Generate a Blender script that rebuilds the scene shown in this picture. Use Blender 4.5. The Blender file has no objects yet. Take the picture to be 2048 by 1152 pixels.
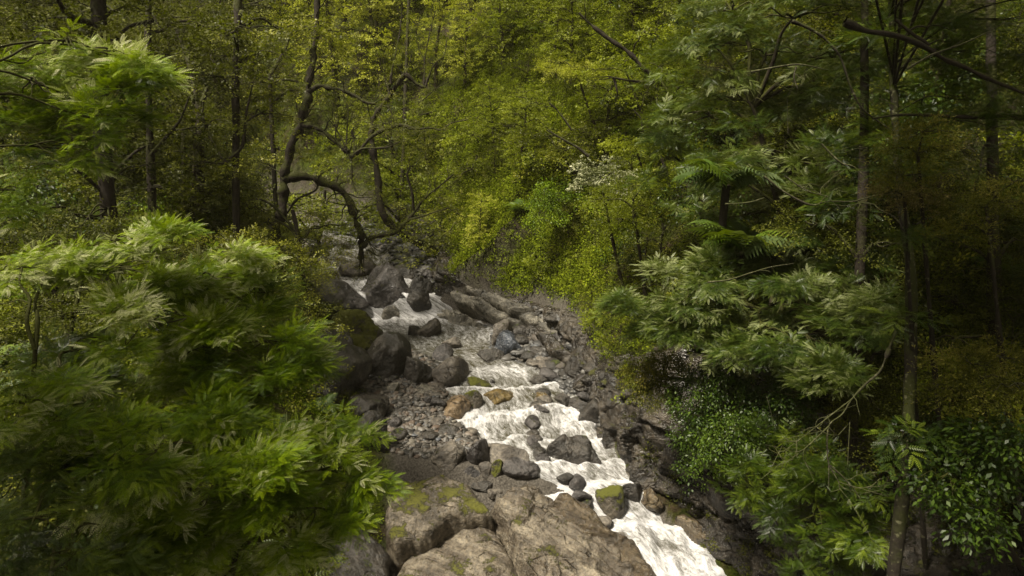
import bpy, math, random
import numpy as np
from mathutils import Vector, Matrix
R = math.radians
S = bpy.context.scene
COL = S.collection
random.seed(7)
RNG = np.random.default_rng(7)

# ------------------------------------------------------------------ camera
CAM_H = 9.0; PITCH = R(15); FPX = 1365.0
cd = bpy.data.cameras.new('camera'); cam = bpy.data.objects.new('camera', cd); COL.objects.link(cam)
cam.location = (0, 0, CAM_H); cam.rotation_euler = (R(90) - PITCH, 0, 0)
cd.sensor_width = 36; cd.lens = 36 * FPX / 2048; cd.clip_end = 1000; cd.clip_start = 0.05
S.camera = cam
# ------------------------------------------------------------------ light
SUNV = Vector((-0.42, -0.22, 0.88)).normalized()
w = bpy.data.worlds.new("World"); S.world = w; w.use_nodes = True
nt = w.node_tree; nt.nodes.clear()
sky = nt.nodes.new('ShaderNodeTexSky'); sky.sky_type = 'NISHITA'; sky.sun_disc = False
sky.sun_elevation = math.asin(SUNV.z); sky.sun_rotation = math.atan2(SUNV.x, SUNV.y)
sky.dust_density = 4; sky.air_density = 1.0
bw = nt.nodes.new('ShaderNodeMix'); bw.data_type = 'RGBA'; bw.inputs[0].default_value = 0.85
bw.inputs[7].default_value = (5.6, 4.9, 3.7, 1)          # thin warm-white cloud over the blue
bg = nt.nodes.new('ShaderNodeBackground'); bg.inputs[1].default_value = 0.05
ow = nt.nodes.new('ShaderNodeOutputWorld')
nt.links.new(sky.outputs[0], bw.inputs[6]); nt.links.new(bw.outputs[2], bg.inputs[0]); nt.links.new(bg.outputs[0], ow.inputs[0])
sl = bpy.data.lights.new('sun', 'SUN'); sl.energy = 5.0; sl.angle = R(9); sl.color = (1, 0.91, 0.74)
so = bpy.data.objects.new('sun', sl); COL.objects.link(so)
so.rotation_euler = SUNV.to_track_quat('Z', 'Y').to_euler(); so.location = (0, 0, 60)
S.view_settings.view_transform = 'Standard'; S.view_settings.look = 'None'
S.view_settings.gamma = 1; S.view_settings.exposure = 1.05
S.render.engine = 'CYCLES'

# ------------------------------------------------------------------ helpers
def pdir(u, v):
    dx = (np.asarray(u, float) - 1024) / FPX; dy = (576 - np.asarray(v, float)) / FPX
    return np.stack([dx, math.cos(PITCH) + dy * math.sin(PITCH), -math.sin(PITCH) + dy * math.cos(PITCH)], -1)
def P(u, v, t):
    return pdir(u, v) * t + np.array([0, 0, CAM_H])

def _h(ix, iy, iz, s):
    n = (ix * 374761393 + iy * 668265263 + iz * 2147483647 + s * 974711) & 0xffffffff
    n = ((n ^ (n >> 13)) * 1274126177) & 0xffffffff
    n = (n ^ (n >> 16)) & 0xffffffff
    return n / 4294967295.0
def vnoise(p, s=0):
    p = np.asarray(p, float); i = np.floor(p).astype(np.int64); f = p - i
    f = f * f * (3 - 2 * f); x, y, z = i[..., 0], i[..., 1], i[..., 2]
    r = 0
    for a in (0, 1):
        for b in (0, 1):
            for c in (0, 1):
                wgt = (f[..., 0] if a else 1 - f[..., 0]) * (f[..., 1] if b else 1 - f[..., 1]) * (f[..., 2] if c else 1 - f[..., 2])
                r = r + wgt * _h(x + a, y + b, z + c, s)
    return r * 2 - 1
def fbm(p, o=4, s=0, g=0.5):
    p = np.asarray(p, float); r = 0; a = 1; t = 0
    for k in range(o):
        r = r + a * vnoise(p * (2.03 ** k) + 17.3 * k, s + k); t += a; a *= g
    return r / t

def mesh(name, V, F, mat, parent=None, smooth=False, rnd=None, uv=None, attrs=None, origin=None, loops=None):
    """V (n,3), F (m,k) array of k-gons (or list of such arrays)"""
    V = np.asarray(V, np.float32)
    if origin is not None: V = V - np.asarray(origin, np.float32)
    Fs = F if isinstance(F, list) else [F]
    me = bpy.data.meshes.new(name)
    me.vertices.add(len(V)); me.vertices.foreach_set('co', V.ravel())
    nl = sum(f.size for f in Fs); nf = sum(len(f) for f in Fs)
    me.loops.add(nl); me.loops.foreach_set('vertex_index', np.concatenate([f.ravel() for f in Fs]).astype(np.int32))
    me.polygons.add(nf)
    st = []; o = 0
    for f in Fs:
        st.append(o + np.arange(len(f)) * f.shape[1]); o += f.size
    me.polygons.foreach_set('loop_start', np.concatenate(st).astype(np.int32))
    me.update(calc_edges=True)
    if smooth: me.polygons.foreach_set('use_smooth', np.ones(nf, bool))
    if rnd is not None:
        a = me.attributes.new('rnd', 'FLOAT', 'FACE'); a.data.foreach_set('value', np.asarray(rnd, np.float32))
    if attrs:
        for k, vals in attrs.items():
            a = me.attributes.new(k, 'FLOAT', 'POINT'); a.data.foreach_set('value', np.asarray(vals, np.float32))
    if uv is not None:
        l = me.uv_layers.new(name='UVMap'); vi = np.concatenate([f.ravel() for f in Fs])
        l.data.foreach_set('uv', np.asarray(uv, np.float32)[vi].ravel())
    me.materials.append(mat)
    ob = bpy.data.objects.new(name, me); COL.objects.link(ob)
    if parent: ob.parent = parent
    if origin is not None and parent is None: ob.location = Vector([float(c) for c in origin])
    return ob
def tag(o, label=None, cat=None, group=None, kind=None):
    if label: o['label'] = label
    if cat: o['category'] = cat
    if group: o['group'] = group
    if kind: o['kind'] = kind
    return o
def empty(name, loc, label, cat, group=None):
    o = bpy.data.objects.new(name, None); COL.objects.link(o)
    o.location = Vector([float(c) for c in loc]); o.empty_display_size = 0.2
    return tag(o, label, cat, group)
def copy_tree(o, parent=None):
    c = o.copy(); COL.objects.link(c)
    if parent: c.parent = parent
    for ch in list(o.children): copy_tree(ch, c)
    return c

# ------------------------------------------------------------------ materials
def newmat(name):
    m = bpy.data.materials.new(name); m.use_nodes = True; n = m.node_tree; n.nodes.clear()
    return m, n, n.nodes.new('ShaderNodeOutputMaterial')
def nd(n, t, **kw):
    x = n.nodes.new(t)
    for k, v in kw.items(): setattr(x, k, v)
    return x
def ramp(n, fac, stops, interp='LINEAR'):
    r = nd(n, 'ShaderNodeValToRGB'); r.color_ramp.interpolation = interp; e = r.color_ramp.elements
    while len(e) < len(stops): e.new(0.5)
    for i, (p, c) in enumerate(stops):
        e[i].position = p; e[i].color = (*c, 1) if len(c) == 3 else c
    n.links.new(fac, r.inputs[0]); return r
def noise(n, vec, scale, detail=4, rough=0.55, dist=0.0):
    t = nd(n, 'ShaderNodeTexNoise'); t.inputs['Scale'].default_value = scale; t.inputs['Detail'].default_value = detail
    t.inputs['Roughness'].default_value = rough; t.inputs['Distortion'].default_value = dist
    if vec is not None: n.links.new(vec, t.inputs['Vector'])
    return t
def mixc(n, fac, a, b, mode='MIX'):
    m = nd(n, 'ShaderNodeMix', data_type='RGBA', blend_type=mode)
    for idx, x in ((0, fac), (6, a), (7, b)):
        if isinstance(x, (int, float)): m.inputs[idx].default_value = x
        elif isinstance(x, tuple): m.inputs[idx].default_value = (*x, 1)
        else: n.links.new(x, m.inputs[idx])
    return m.outputs[2]
def math_(n, op, a, b=0.0, c=None):
    m = nd(n, 'ShaderNodeMath', operation=op)
    for i, x in enumerate((a, b, c)):
        if x is None: continue
        if isinstance(x, (int, float)): m.inputs[i].default_value = x
        else: n.links.new(x, m.inputs[i])
    return m.outputs[0]

def leafmat(name, dark, mid, light, rough=0.45, spec=0.4, trans=0.28, under=None, tip=None):
    m, n, o = newmat(name)
    at = nd(n, 'ShaderNodeAttribute', attribute_name='rnd')
    geo = nd(n, 'ShaderNodeNewGeometry')
    nz = noise(n, geo.outputs['Position'], 0.9, 2)
    f = math_(n, 'ADD', math_(n, 'MULTIPLY', at.outputs['Fac'], 0.72), math_(n, 'MULTIPLY', math_(n, 'SUBTRACT', nz.outputs[0], 0.36), 1.0))
    r = ramp(n, f, [(0.0, tuple(c * .9 for c in dark)), (0.5, tuple(c * 1.35 for c in mid)), (.80 if tip else 1.0, tuple(c * 1.6 for c in light))] + ([(1.0, tip)] if tip else []))  # tip: pale new growth plus a sheen highlight put into the colour
    c = r.outputs[0]
    if under: c = mixc(n, math_(n, 'MULTIPLY', geo.outputs['Backfacing'], 0.75), c, under)
    p = nd(n, 'ShaderNodeBsdfPrincipled'); n.links.new(c, p.inputs['Base Color'])
    p.inputs['Roughness'].default_value = rough; p.inputs['Specular IOR Level'].default_value = spec * .6
    t = nd(n, 'ShaderNodeBsdfTranslucent'); n.links.new(mixc(n, 0.5, c, (0.15, 0.19, 0.002)), t.inputs[0])
    mx = nd(n, 'ShaderNodeMixShader'); mx.inputs[0].default_value = trans
    n.links.new(p.outputs[0], mx.inputs[1]); n.links.new(t.outputs[0], mx.inputs[2]); n.links.new(mx.outputs[0], o.inputs[0])
    return m

def barkmat(name, base, moss, mossamt=0.5, lichen=0.0):
    m, n, o = newmat(name)
    tc = nd(n, 'ShaderNodeNewGeometry'); pos = tc.outputs['Position']
    n1 = noise(n, pos, 9, 6, .65); n2 = noise(n, pos, 2.3, 4)
    c = ramp(n, n1.outputs[0], [(.3, tuple(x * .45 for x in base)), (.7, base)]).outputs[0]
    sx = nd(n, 'ShaderNodeSeparateXYZ'); n.links.new(tc.outputs['Normal'], sx.inputs[0])
    mf = math_(n, 'ADD', math_(n, 'MULTIPLY', sx.outputs[2], .35), n2.outputs[0])
    mr = ramp(n, mf, [(.62 - .3 * mossamt, (0, 0, 0)), (.8 - .3 * mossamt, (1, 1, 1))])
    c = mixc(n, mr.outputs[0], c, moss)
    if lichen > 0:
        n3 = noise(n, pos, 16, 3, .5)
        lr = ramp(n, n3.outputs[0], [(.74 - .25 * lichen, (0, 0, 0)), (.80 - .25 * lichen, (1, 1, 1))])
        c = mixc(n, lr.outputs[0], c, (.10, .098, .055))
    p = nd(n, 'ShaderNodeBsdfPrincipled'); n.links.new(c, p.inputs['Base Color']); p.inputs['Roughness'].default_value = .85
    p.inputs['Specular IOR Level'].default_value = .2
    b = nd(n, 'ShaderNodeBump'); b.inputs['Strength'].default_value = .9; b.inputs['Distance'].default_value = .03
    n.links.new(n1.outputs[0], b.inputs['Height']); n.links.new(b.outputs[0], p.inputs['Normal'])
    n.links.new(p.outputs[0], o.inputs[0]); return m

def rockmat(name, c1, c2, moss=(.06, .075, .008), mossamt=.3, rough=.55, band=(0, 0, 1), bandamt=.5, scale=1.0, spec=.5):
    m, n, o = newmat(name)
    tc = nd(n, 'ShaderNodeTexCoord'); g = nd(n, 'ShaderNodeNewGeometry')
    pos = g.outputs['Position']
    n1 = noise(n, pos, 1.7 * scale, 7, .65, .4); n2 = noise(n, pos, 14 * scale, 6, .7); n3 = noise(n, pos, .8 * scale, 5, .7, .8)
    # strata: noise stretched along the bedding
    mq = nd(n, 'ShaderNodeMapping'); mq.inputs['Rotation'].default_value = band; n.links.new(pos, mq.inputs[0])
    mp = nd(n, 'ShaderNodeMapping'); mp.inputs['Scale'].default_value = (.4, 4.0, 3.0)
    n.links.new(mq.outputs[0], mp.inputs[0]); n4 = noise(n, mp.outputs[0], 1.3 * scale, 5, .6, .3)
    f = math_(n, 'ADD', math_(n, 'MULTIPLY', n1.outputs[0], 1 - bandamt * .6), math_(n, 'MULTIPLY', n4.outputs[0], bandamt * .6))
    c = ramp(n, f, [(.3, tuple(x * .2 for x in c1)), (.46, tuple(x * .5 for x in c1)), (.62, tuple(x * .62 for x in c2))]).outputs[0]
    sp = ramp(n, n2.outputs[0], [(.36, (.32, .32, .32)), (.5, (.9, .9, .9)), (.66, (1.35, 1.3, 1.22))])
    c = mixc(n, .8, c, sp.outputs[0], 'MULTIPLY')
    mk = nd(n, 'ShaderNodeMapping'); mk.inputs['Scale'].default_value = (1.0, 1.7, 1.7); n.links.new(mixc(n, .12, mq.outputs[0], n1.outputs[1], 'ADD'), mk.inputs[0])
    vo = nd(n, 'ShaderNodeTexVoronoi', feature='DISTANCE_TO_EDGE'); vo.inputs['Scale'].default_value = 1.5 * scale; n.links.new(mk.outputs[0], vo.inputs['Vector'])
    ck = ramp(n, math_(n, 'ADD', vo.outputs['Distance'], math_(n, 'MULTIPLY', math_(n, 'SUBTRACT', n3.outputs[0], .42), .35)), [(0, (0, 0, 0)), (.02, (1, 1, 1))]).outputs[0]
    c = mixc(n, .6, c, ck, 'MULTIPLY')
    sx = nd(n, 'ShaderNodeSeparateXYZ'); n.links.new(g.outputs['Normal'], sx.inputs[0])
    nm = noise(n, pos, 2.1 * scale, 6, .75)
    mf = math_(n, 'ADD', math_(n, 'MULTIPLY', sx.outputs[2], .22), nm.outputs[0])
    mf = math_(n, 'ADD', mf, math_(n, 'MULTIPLY', math_(n, 'SUBTRACT', n2.outputs[0], .5), .35))
    mr = ramp(n, mf, [(.93 - .5 * mossamt, (0, 0, 0)), (.99 - .5 * mossamt, (1, 1, 1))])
    mc = mixc(n, n3.outputs[0], tuple(x * .5 for x in moss), moss)
    c = mixc(n, mr.outputs[0], c, mc)
    p = nd(n, 'ShaderNodeBsdfPrincipled'); n.links.new(c, p.inputs['Base Color'])
    rr = ramp(n, n3.outputs[0], [(.35, (rough * .55,) * 3), (.65, (rough * 1.3,) * 3)])
    rg = mixc(n, mr.outputs[0], rr.outputs[0], (.95, .95, .95)); n.links.new(rg, p.inputs['Roughness'])
    p.inputs['Specular IOR Level'].default_value = spec
    hh = math_(n, 'ADD', math_(n, 'MULTIPLY', n1.outputs[0], 1.2), math_(n, 'ADD', math_(n, 'MULTIPLY', n2.outputs[0], .35), math_(n, 'MULTIPLY', n4.outputs[0], bandamt * 1.2)))
    hh = math_(n, 'ADD', hh, math_(n, 'ADD', math_(n, 'MULTIPLY', mr.outputs[0], .25), math_(n, 'MULTIPLY', ck, .5)))
    b = nd(n, 'ShaderNodeBump'); b.inputs['Strength'].default_value = 1.0; b.inputs['Distance'].default_value = .11
    n.links.new(hh, b.inputs['Height']); n.links.new(b.outputs[0], p.inputs['Normal'])
    n.links.new(p.outputs[0], o.inputs[0]); return m

M = {}
M['kowhai'] = leafmat('feathery_green_leaf', (.008, .022, .001), (.075, .13, .001), (.155, .21, .003), .45, .45, .34, None, (.55, .56, .32))
M['feather_blue'] = leafmat('feathery_blue_green_leaf', (.008, .019, .002), (.026, .047, .005), (.06, .08, .011), .42, .55, .22, None, (.26, .29, .13))
M['feather_mid'] = leafmat('feathery_mid_green_leaf', (.007, .017, .001), (.027, .05, .002), (.09, .12, .009), .42, .7, .28)
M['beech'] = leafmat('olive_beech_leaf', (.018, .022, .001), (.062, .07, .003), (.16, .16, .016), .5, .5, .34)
M['beech_lit'] = leafmat('sunlit_yellow_green_beech_leaf', (.035, .047, .002), (.115, .14, .005), (.17, .19, .012), .5, .5, .42)  # lit copy of the beech leaf, sunlight put into the colour
M['beech_far'] = leafmat('haze_lit_yellow_green_beech_leaf', (.10, .11, .005), (.28, .30, .018), (.30, .30, .05), .5, .5, .45)  # far hillside's light and haze glow put into a brighter leaf colour
M['beech_olive'] = leafmat('shaded_olive_beech_leaf', (.008, .010, .001), (.030, .034, .002), (.075, .077, .006), .6, .25, .26)  # shaded copy of the beech leaf, shade put into the colour
M['beech_dark'] = leafmat('shaded_dark_beech_leaf', (.006, .008, .001), (.021, .025, .002), (.06, .065, .006), .6, .25, .22)  # darkest beech copy, forest shade put into the colour
M['gloss'] = leafmat('glossy_shrub_leaf', (.005, .013, .001), (.016, .034, .002), (.05, .08, .006), .46, .6, .22)
M['lime'] = leafmat('lime_green_leaf', (.03, .06, .001), (.085, .145, .003), (.19, .24, .012), .45, .5, .38)
M['heath'] = leafmat('olive_heath_leaf', (.02, .023, .002), (.055, .06, .004), (.13, .115, .02), .6, .3, .25)
M['heathbrown'] = leafmat('brown_heath_twig_leaf', (.03, .025, .006), (.07, .058, .015), (.14, .115, .04), .6, .3, .2)
M['fern'] = leafmat('fern_frond_leaf', (.012, .03, .002), (.035, .065, .003), (.085, .12, .012), .5, .4, .3, (.07, .10, .04))
M['silver'] = leafmat('pale_silvery_leaf', (.10, .11, .05), (.18, .19, .10), (.34, .34, .23), .5, .4, .3)
M['moss'] = leafmat('moss_tuft', (.04, .055, .003), (.10, .13, .007), (.17, .20, .012), .9, .1, .25)
M['bark'] = barkmat('mossy_dark_bark', (.03, .023, .015), (.035, .038, .006), .5)
M['barkdark'] = barkmat('dark_bark', (.028, .022, .016), (.03, .033, .006), .2)
M['barkpale'] = barkmat('lichened_bark', (.026, .021, .015), (.03, .034, .008), .3, .55)
M['dead'] = barkmat('pale_dead_wood', (.055, .047, .034), (.05, .055, .018), .25, .7)
M['rock'] = rockmat('grey_brown_rock', (.14, .12, .10), (.27, .24, .20), mossamt=.22, bandamt=.3)
M['rockdark'] = rockmat('dark_wet_rock', (.045, .04, .034), (.10, .088, .075), mossamt=.3, rough=.42)
M['rockpurple'] = rockmat('purple_grey_rock', (.065, .058, .057), (.155, .142, .138), mossamt=.2, rough=.45)
M['rockmoss'] = rockmat('mossy_rock', (.10, .085, .06), (.2, .17, .13), moss=(.085, .09, .006), mossamt=.75)
M['rockhalf'] = rockmat('half_mossy_tan_rock', (.14, .115, .082), (.34, .29, .22), moss=(.09, .09, .008), mossamt=.52, bandamt=.5, rough=.45, band=(0, 0, R(31)))
M['rocktan'] = rockmat('tan_rock', (.26, .18, .10), (.40, .30, .19), mossamt=.1, rough=.5, bandamt=.2)
M['rockblue'] = rockmat('blue_grey_rock', (.06, .07, .09), (.14, .16, .20), mossamt=.05, rough=.3)
M['slab'] = rockmat('weathered_slab_rock', (.15, .12, .085), (.38, .33, .25), moss=(.085, .085, .012), mossamt=.34, rough=.42, band=(0, 0, R(31)), bandamt=.8)
M['slabwet'] = rockmat('wet_brown_slab_rock', (.12, .09, .055), (.24, .19, .12), moss=(.07, .06, .01), mossamt=.25, rough=.2, band=(0, 0, R(31)), bandamt=.9)
M['ledge'] = rockmat('pale_stratified_rock', (.15, .138, .11), (.42, .39, .32), moss=(.07, .075, .01), mossamt=.28, band=(0, 0, R(31)), bandamt=.6)
M['cliff'] = rockmat('wet_cliff_rock', (.038, .032, .025), (.125, .105, .08), moss=(.06, .062, .008), mossamt=.38, rough=.3, band=(0, R(15), R(35)), bandamt=.7)
M['golden'] = rockmat('golden_wet_rock', (.13, .09, .03), (.28, .20, .07), moss=(.10, .08, .01), mossamt=.3, rough=.22, bandamt=.2)

# ------------------------------------------------------------------ terrain shape
WP = [ # v, water level, left edge, right edge, foot of left slope, foot of right wall
 (1152, -.15, 1300, 1440, 700, 1500), (1116, 0.0, 1285, 1412, 740, 1450), (1060, .15, 1215, 1362, 770, 1400),
 (1010, .30, 1190, 1335, 770, 1355), (985, .62, 1110, 1290, 768, 1320), (950, .75, 1068, 1262, 760, 1285),
 (900, .88, 968, 1232, 752, 1240), (850, 1.02, 918, 1200, 735, 1214), (800, 1.18, 908, 1164, 712, 1180),
 (760, 1.32, 885, 1112, 700, 1150), (722, 1.46, 870, 1040, 690, 1130), (700, 1.56, 800, 985, 690, 1110), (660, 1.6, 742, 1000, 690, 1040),
 (636, 1.6, 735, 930, 690, 960), (612, 1.95, 690, 870, 640, 880), (585, 2.5, 672, 850, 640, 872), (560, 2.66, 640, 850, 600, 880),
 (530, 2.85, 620, 800, 580, 880), (500, 3.05, 645, 760, 600, 850), (480, 3.2, 650, 730, 610, 800)]
_r = []
for v, z, a, b, g, wl in WP:
    d = pdir(1024, v); t = (CAM_H - z) / -d[2]; Y = d[1] * t
    _r.append([Y, z] + [(u - 1024) / FPX * t for u in (a, b, g, wl)])
_r = np.array(_r); _r = _r[np.argsort(_r[:, 0])]
ext0 = []
for Y in (-12., 0., 6.):                       # downstream, under and behind the camera
    k = (_r[0, 0] - Y); ext0.append([Y, _r[0, 1] - .06 * k] + [x + .42 * k * .8 for x in _r[0, 2:]])
ext1 = []
for Y in (36., 46., 60., 90., 180.):           # upstream the valley bends left
    k = Y - _r[-1, 0]; mid = (_r[-1, 2] + _r[-1, 3]) / 2; ext1.append([Y, _r[-1, 1] + .05 * k] + [mid + (x - mid) * .6 - 1.2 * k for x in _r[-1, 2:]])
ST = np.array(ext0 + list(_r) + ext1)
def st(y): return [np.interp(y, ST[:, 0], ST[:, i]) for i in range(1, 6)]
_sy = np.arange(-30, 200, .25); _k = np.hanning(49); _k /= _k.sum()
_sg, _sw = [np.convolve(np.pad(np.interp(_sy, ST[:, 0], ST[:, i]), 24, 'edge'), _k, 'valid') for i in (4, 5)]

def ground_z(x, y, detail=True):
    x = np.asarray(x, float); y = np.asarray(y, float)
    zw, xl, xr, xg, xw = st(y)
    p = np.stack([x, y, x * 0], -1)
    wob = vnoise(p * .45, 3) * .35
    xg = np.minimum(xg, xl - .1) + wob; xw = np.maximum(xw, xr + .05) + wob * .4
    inside = np.clip(np.minimum(x - xl, xr - x), -1, 3)
    z = zw - .35 * np.clip(inside / .6, -.3, 1)
    # gravel bars rise gently from the water
    z = z + np.clip(xl - x, 0, np.maximum(xl - xg, 0)) * .10 + np.clip(x - xr, 0, np.maximum(xw - xr, 0)) * .13
    z = z - 1.0 * np.clip((13.9 - y) / 1.2, 0, 1) * np.clip((xl + .2 - x) / .6, 0, 1) * np.clip((x - xg + 3) / 2, 0, 1)
    dl = np.clip(xg - x, 0, None); dr = np.clip(x - xw, 0, None)
    dl = np.maximum(dl + np.clip(dl / 4, 0, 1) * (np.interp(y, _sy, _sg) - xg), 0)
    dr = np.maximum(dr + np.clip(dr / 4, 0, 1) * (xw - np.interp(y, _sy, _sw)), 0)
    kn = np.array([0, 2.0, 5.0, 12, 30, 70.]); kz = np.array([0, 1.1, 3.9, 7.2, 22, 50.])
    z = z + np.interp(dl, kn, kz)
    kn2 = np.array([0, .5, 1.6, 4, 9, 25, 70.]); kz2 = np.array([0, 1.0, 2.4, 4.8, 9.5, 22, 50.])
    z = z + np.interp(dr, kn2, kz2)
    sl = np.clip(np.maximum(dl, dr) / 3, 0, 1)
    z = z + sl * (fbm(p * .22, 4, 11) * 2.2 * np.clip(np.maximum(dl, dr) / 8, .25, 2.2))
    if detail:
        z = z + (.10 + .5 * sl) * fbm(p * .9, 5, 5) + .05 * fbm(p * 4, 3, 9)
    return np.minimum(z, 46 + 0 * z)

def hit(u, v, tmin=4.0, tmax=150):
    """where the view line of photo pixel (u, v) meets the modelled ground"""
    d = pdir(u, v); ts = np.arange(tmin, tmax, .1); q = d[None] * ts[:, None] + np.array([0, 0, CAM_H])
    g = ground_z(q[:, 0], q[:, 1]); b = np.nonzero(q[:, 2] < g)[0]
    i = b[0] if len(b) else len(ts) - 1
    return q[i], ts[i]

def hitw(u, v, tmin=4.0, tmax=150):
    d = pdir(u, v); ts = np.arange(tmin, tmax, .05); q = d[None] * ts[:, None] + np.array([0, 0, CAM_H])
    zw, xl, xr, _, _ = st(q[:, 1]); g = ground_z(q[:, 0], q[:, 1]); g = np.where((q[:, 0] > xl - .3) & (q[:, 0] < xr + .3), np.maximum(g, zw), g)
    i = np.nonzero(q[:, 2] < g)[0]; i = i[0] if len(i) else len(ts) - 1
    return q[i], ts[i]

def axis(segs):
    out = [segs[0][0]]
    for a, b, s in segs:
        n = max(1, int(round((b - a) / s))); out += list(a + (b - a) * (np.arange(1, n + 1) / n))
    return np.array(out)
gx = axis([(-130, -50, 4), (-50, -22, 1.0), (-22, -9, .3), (-9, 9, .09), (9, 22, .3), (22, 50, 1), (50, 120, 4)])
gy = axis([(-12, 6, .6), (6, 34, .11), (34, 60, .5), (60, 180, 2.5)])
X, Y = np.meshgrid(gx, gy); Z = ground_z(X, Y)
nx, ny = len(gx), len(gy)
def gridfaces(ny, nx):
    i = np.arange(ny * nx).reshape(ny, nx)
    return np.stack([i[:-1, :-1], i[:-1, 1:], i[1:, 1:], i[1:, :-1]], -1).reshape(-1, 4)
zw, xl, xr, xg, xw = st(Y)
stony = np.clip((X - xg + .1) / .5, 0, 1) * np.clip((xw + .9 - X) / .6, 0, 1) * np.where(X > xr, np.clip((Y - 16) / 1.5, 0, 1), 1)
def groundmat():
    m, n, o = newmat('forest_floor')
    g = nd(n, 'ShaderNodeNewGeometry'); pos = g.outputs['Position']
    at = nd(n, 'ShaderNodeAttribute', attribute_name='stony')
    a = noise(n, pos, 1.1, 6, .7); b = noise(n, pos, 9, 6, .7); c_ = noise(n, pos, 26, 4, .7)
    soil = ramp(n, b.outputs[0], [(.3, (.012, .009, .005)), (.7, (.06, .045, .025))]).outputs[0]
    moss = ramp(n, b.outputs[0], [(.3, (.015, .02, .003)), (.7, (.06, .08, .008))]).outputs[0]
    veg = mixc(n, ramp(n, a.outputs[0], [(.38, (0, 0, 0)), (.55, (1, 1, 1))]).outputs[0], soil, moss)
    sx = nd(n, 'ShaderNodeSeparateXYZ'); n.links.new(g.outputs['True Normal'], sx.inputs[0])
    rk = ramp(n, b.outputs[0], [(.3, (.012, .01, .008)), (.65, (.07, .06, .045))]).outputs[0]
    steep = ramp(n, math_(n, 'ADD', sx.outputs[2], math_(n, 'MULTIPLY', a.outputs[0], .5)), [(.62, (1, 1, 1)), (.76, (0, 0, 0))]).outputs[0]
    veg = mixc(n, math_(n, 'MULTIPLY', steep, .6), veg, rk)
    gr = ramp(n, c_.outputs[0], [(.3, (.035, .031, .027)), (.7, (.16, .145, .125))]).outputs[0]
    c = mixc(n, at.outputs['Fac'], veg, gr)
    p = nd(n, 'ShaderNodeBsdfPrincipled'); n.links.new(c, p.inputs['Base Color']); p.inputs['Roughness'].default_value = .95; p.inputs['Specular IOR Level'].default_value = .08
    bp = nd(n, 'ShaderNodeBump'); bp.inputs['Distance'].default_value = .08; bp.inputs['Strength'].default_value = 1
    n.links.new(math_(n, 'ADD', b.outputs[0], math_(n, 'MULTIPLY', c_.outputs[0], .5)), bp.inputs['Height']); n.links.new(bp.outputs[0], p.inputs['Normal'])
    n.links.new(p.outputs[0], o.inputs[0]); return m
M['ground'] = groundmat()
tag(mesh('ground', np.stack([X, Y, Z], -1).reshape(-1, 3), gridfaces(ny, nx), M['ground'], smooth=True, attrs={'stony': stony.ravel()}), kind='structure')

# ------------------------------------------------------------------ stream
def watermat():
    m, n, o = newmat('stream_water')
    uv = nd(n, 'ShaderNodeUVMap', uv_map='UVMap'); at = nd(n, 'ShaderNodeAttribute', attribute_name='rough_water')
    mp = nd(n, 'ShaderNodeMapping'); mp.inputs['Scale'].default_value = (1.0, .42, 1); n.links.new(uv.outputs[0], mp.inputs[0])
    a = noise(n, mp.outputs[0], 2.6, 8, .72, 1.2); b = noise(n, mp.outputs[0], 11, 6, .75, .8)
    c_ = noise(n, uv.outputs[0], 34, 3, .6)
    s = math_(n, 'ADD', math_(n, 'MULTIPLY', a.outputs[0], .48), math_(n, 'ADD', math_(n, 'MULTIPLY', b.outputs[0], .37), math_(n, 'MULTIPLY', c_.outputs[0], .15)))
    f = math_(n, 'ADD', s, math_(n, 'MULTIPLY', at.outputs['Fac'], .285))
    foam = ramp(n, f, [(.56, (0, 0, 0)), (.66, (.22, .22, .22)), (.80, (.95, .95, .95))]).outputs[0]
    p = nd(n, 'ShaderNodeBsdfPrincipled'); p.inputs['Base Color'].default_value = (.045, .04, .014, 1)
    p.inputs['Roughness'].default_value = .06; p.inputs['IOR'].default_value = 1.33; p.inputs['Specular IOR Level'].default_value = .6
    q = nd(n, 'ShaderNodeBsdfPrincipled'); q.inputs['Roughness'].default_value = .5
    fc = ramp(n, b.outputs[0], [(.3, (.36, .36, .365)), (.6, (.58, .58, .60))]).outputs[0]; n.links.new(fc, q.inputs['Base Color'])
    tr = nd(n, 'ShaderNodeBsdfTransparent'); tr.inputs[0].default_value = (.62, .55, .34, 1)
    mw = nd(n, 'ShaderNodeMixShader'); mw.inputs[0].default_value = .45; n.links.new(p.outputs[0], mw.inputs[1]); n.links.new(tr.outputs[0], mw.inputs[2])
    hb = math_(n, 'ADD', math_(n, 'MULTIPLY', a.outputs[0], 1.0), math_(n, 'ADD', math_(n, 'MULTIPLY', b.outputs[0], .6), math_(n, 'MULTIPLY', c_.outputs[0], .12)))
    hb = math_(n, 'MULTIPLY', hb, math_(n, 'ADD', .35, at.outputs['Fac']))
    bp = nd(n, 'ShaderNodeBump'); bp.inputs['Distance'].default_value = .05; bp.inputs['Strength'].default_value = .8; n.links.new(hb, bp.inputs['Height'])
    n.links.new(bp.outputs[0], p.inputs['Normal']); n.links.new(bp.outputs[0], q.inputs['Normal'])
    mx = nd(n, 'ShaderNodeMixShader'); n.links.new(foam, mx.inputs[0]); n.links.new(mw.outputs[0], mx.inputs[1]); n.links.new(q.outputs[0], mx.inputs[2])
    n.links.new(mx.outputs[0], o.inputs[0]); return m
M['water'] = watermat()
wy = np.concatenate([np.arange(-11, 9, .15), np.arange(9, 34, .045), np.arange(34, 60, .25)]); wn = 110
WS = np.linspace(0, 1, wn)[None, :]; WY = wy[:, None] + 0 * WS
zw_, xl_, xr_, _, _ = st(WY)
WX = (xl_ - .5) + (xr_ - xl_ + 1.0) * WS
slope = np.gradient(st(wy)[0], wy)
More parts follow.
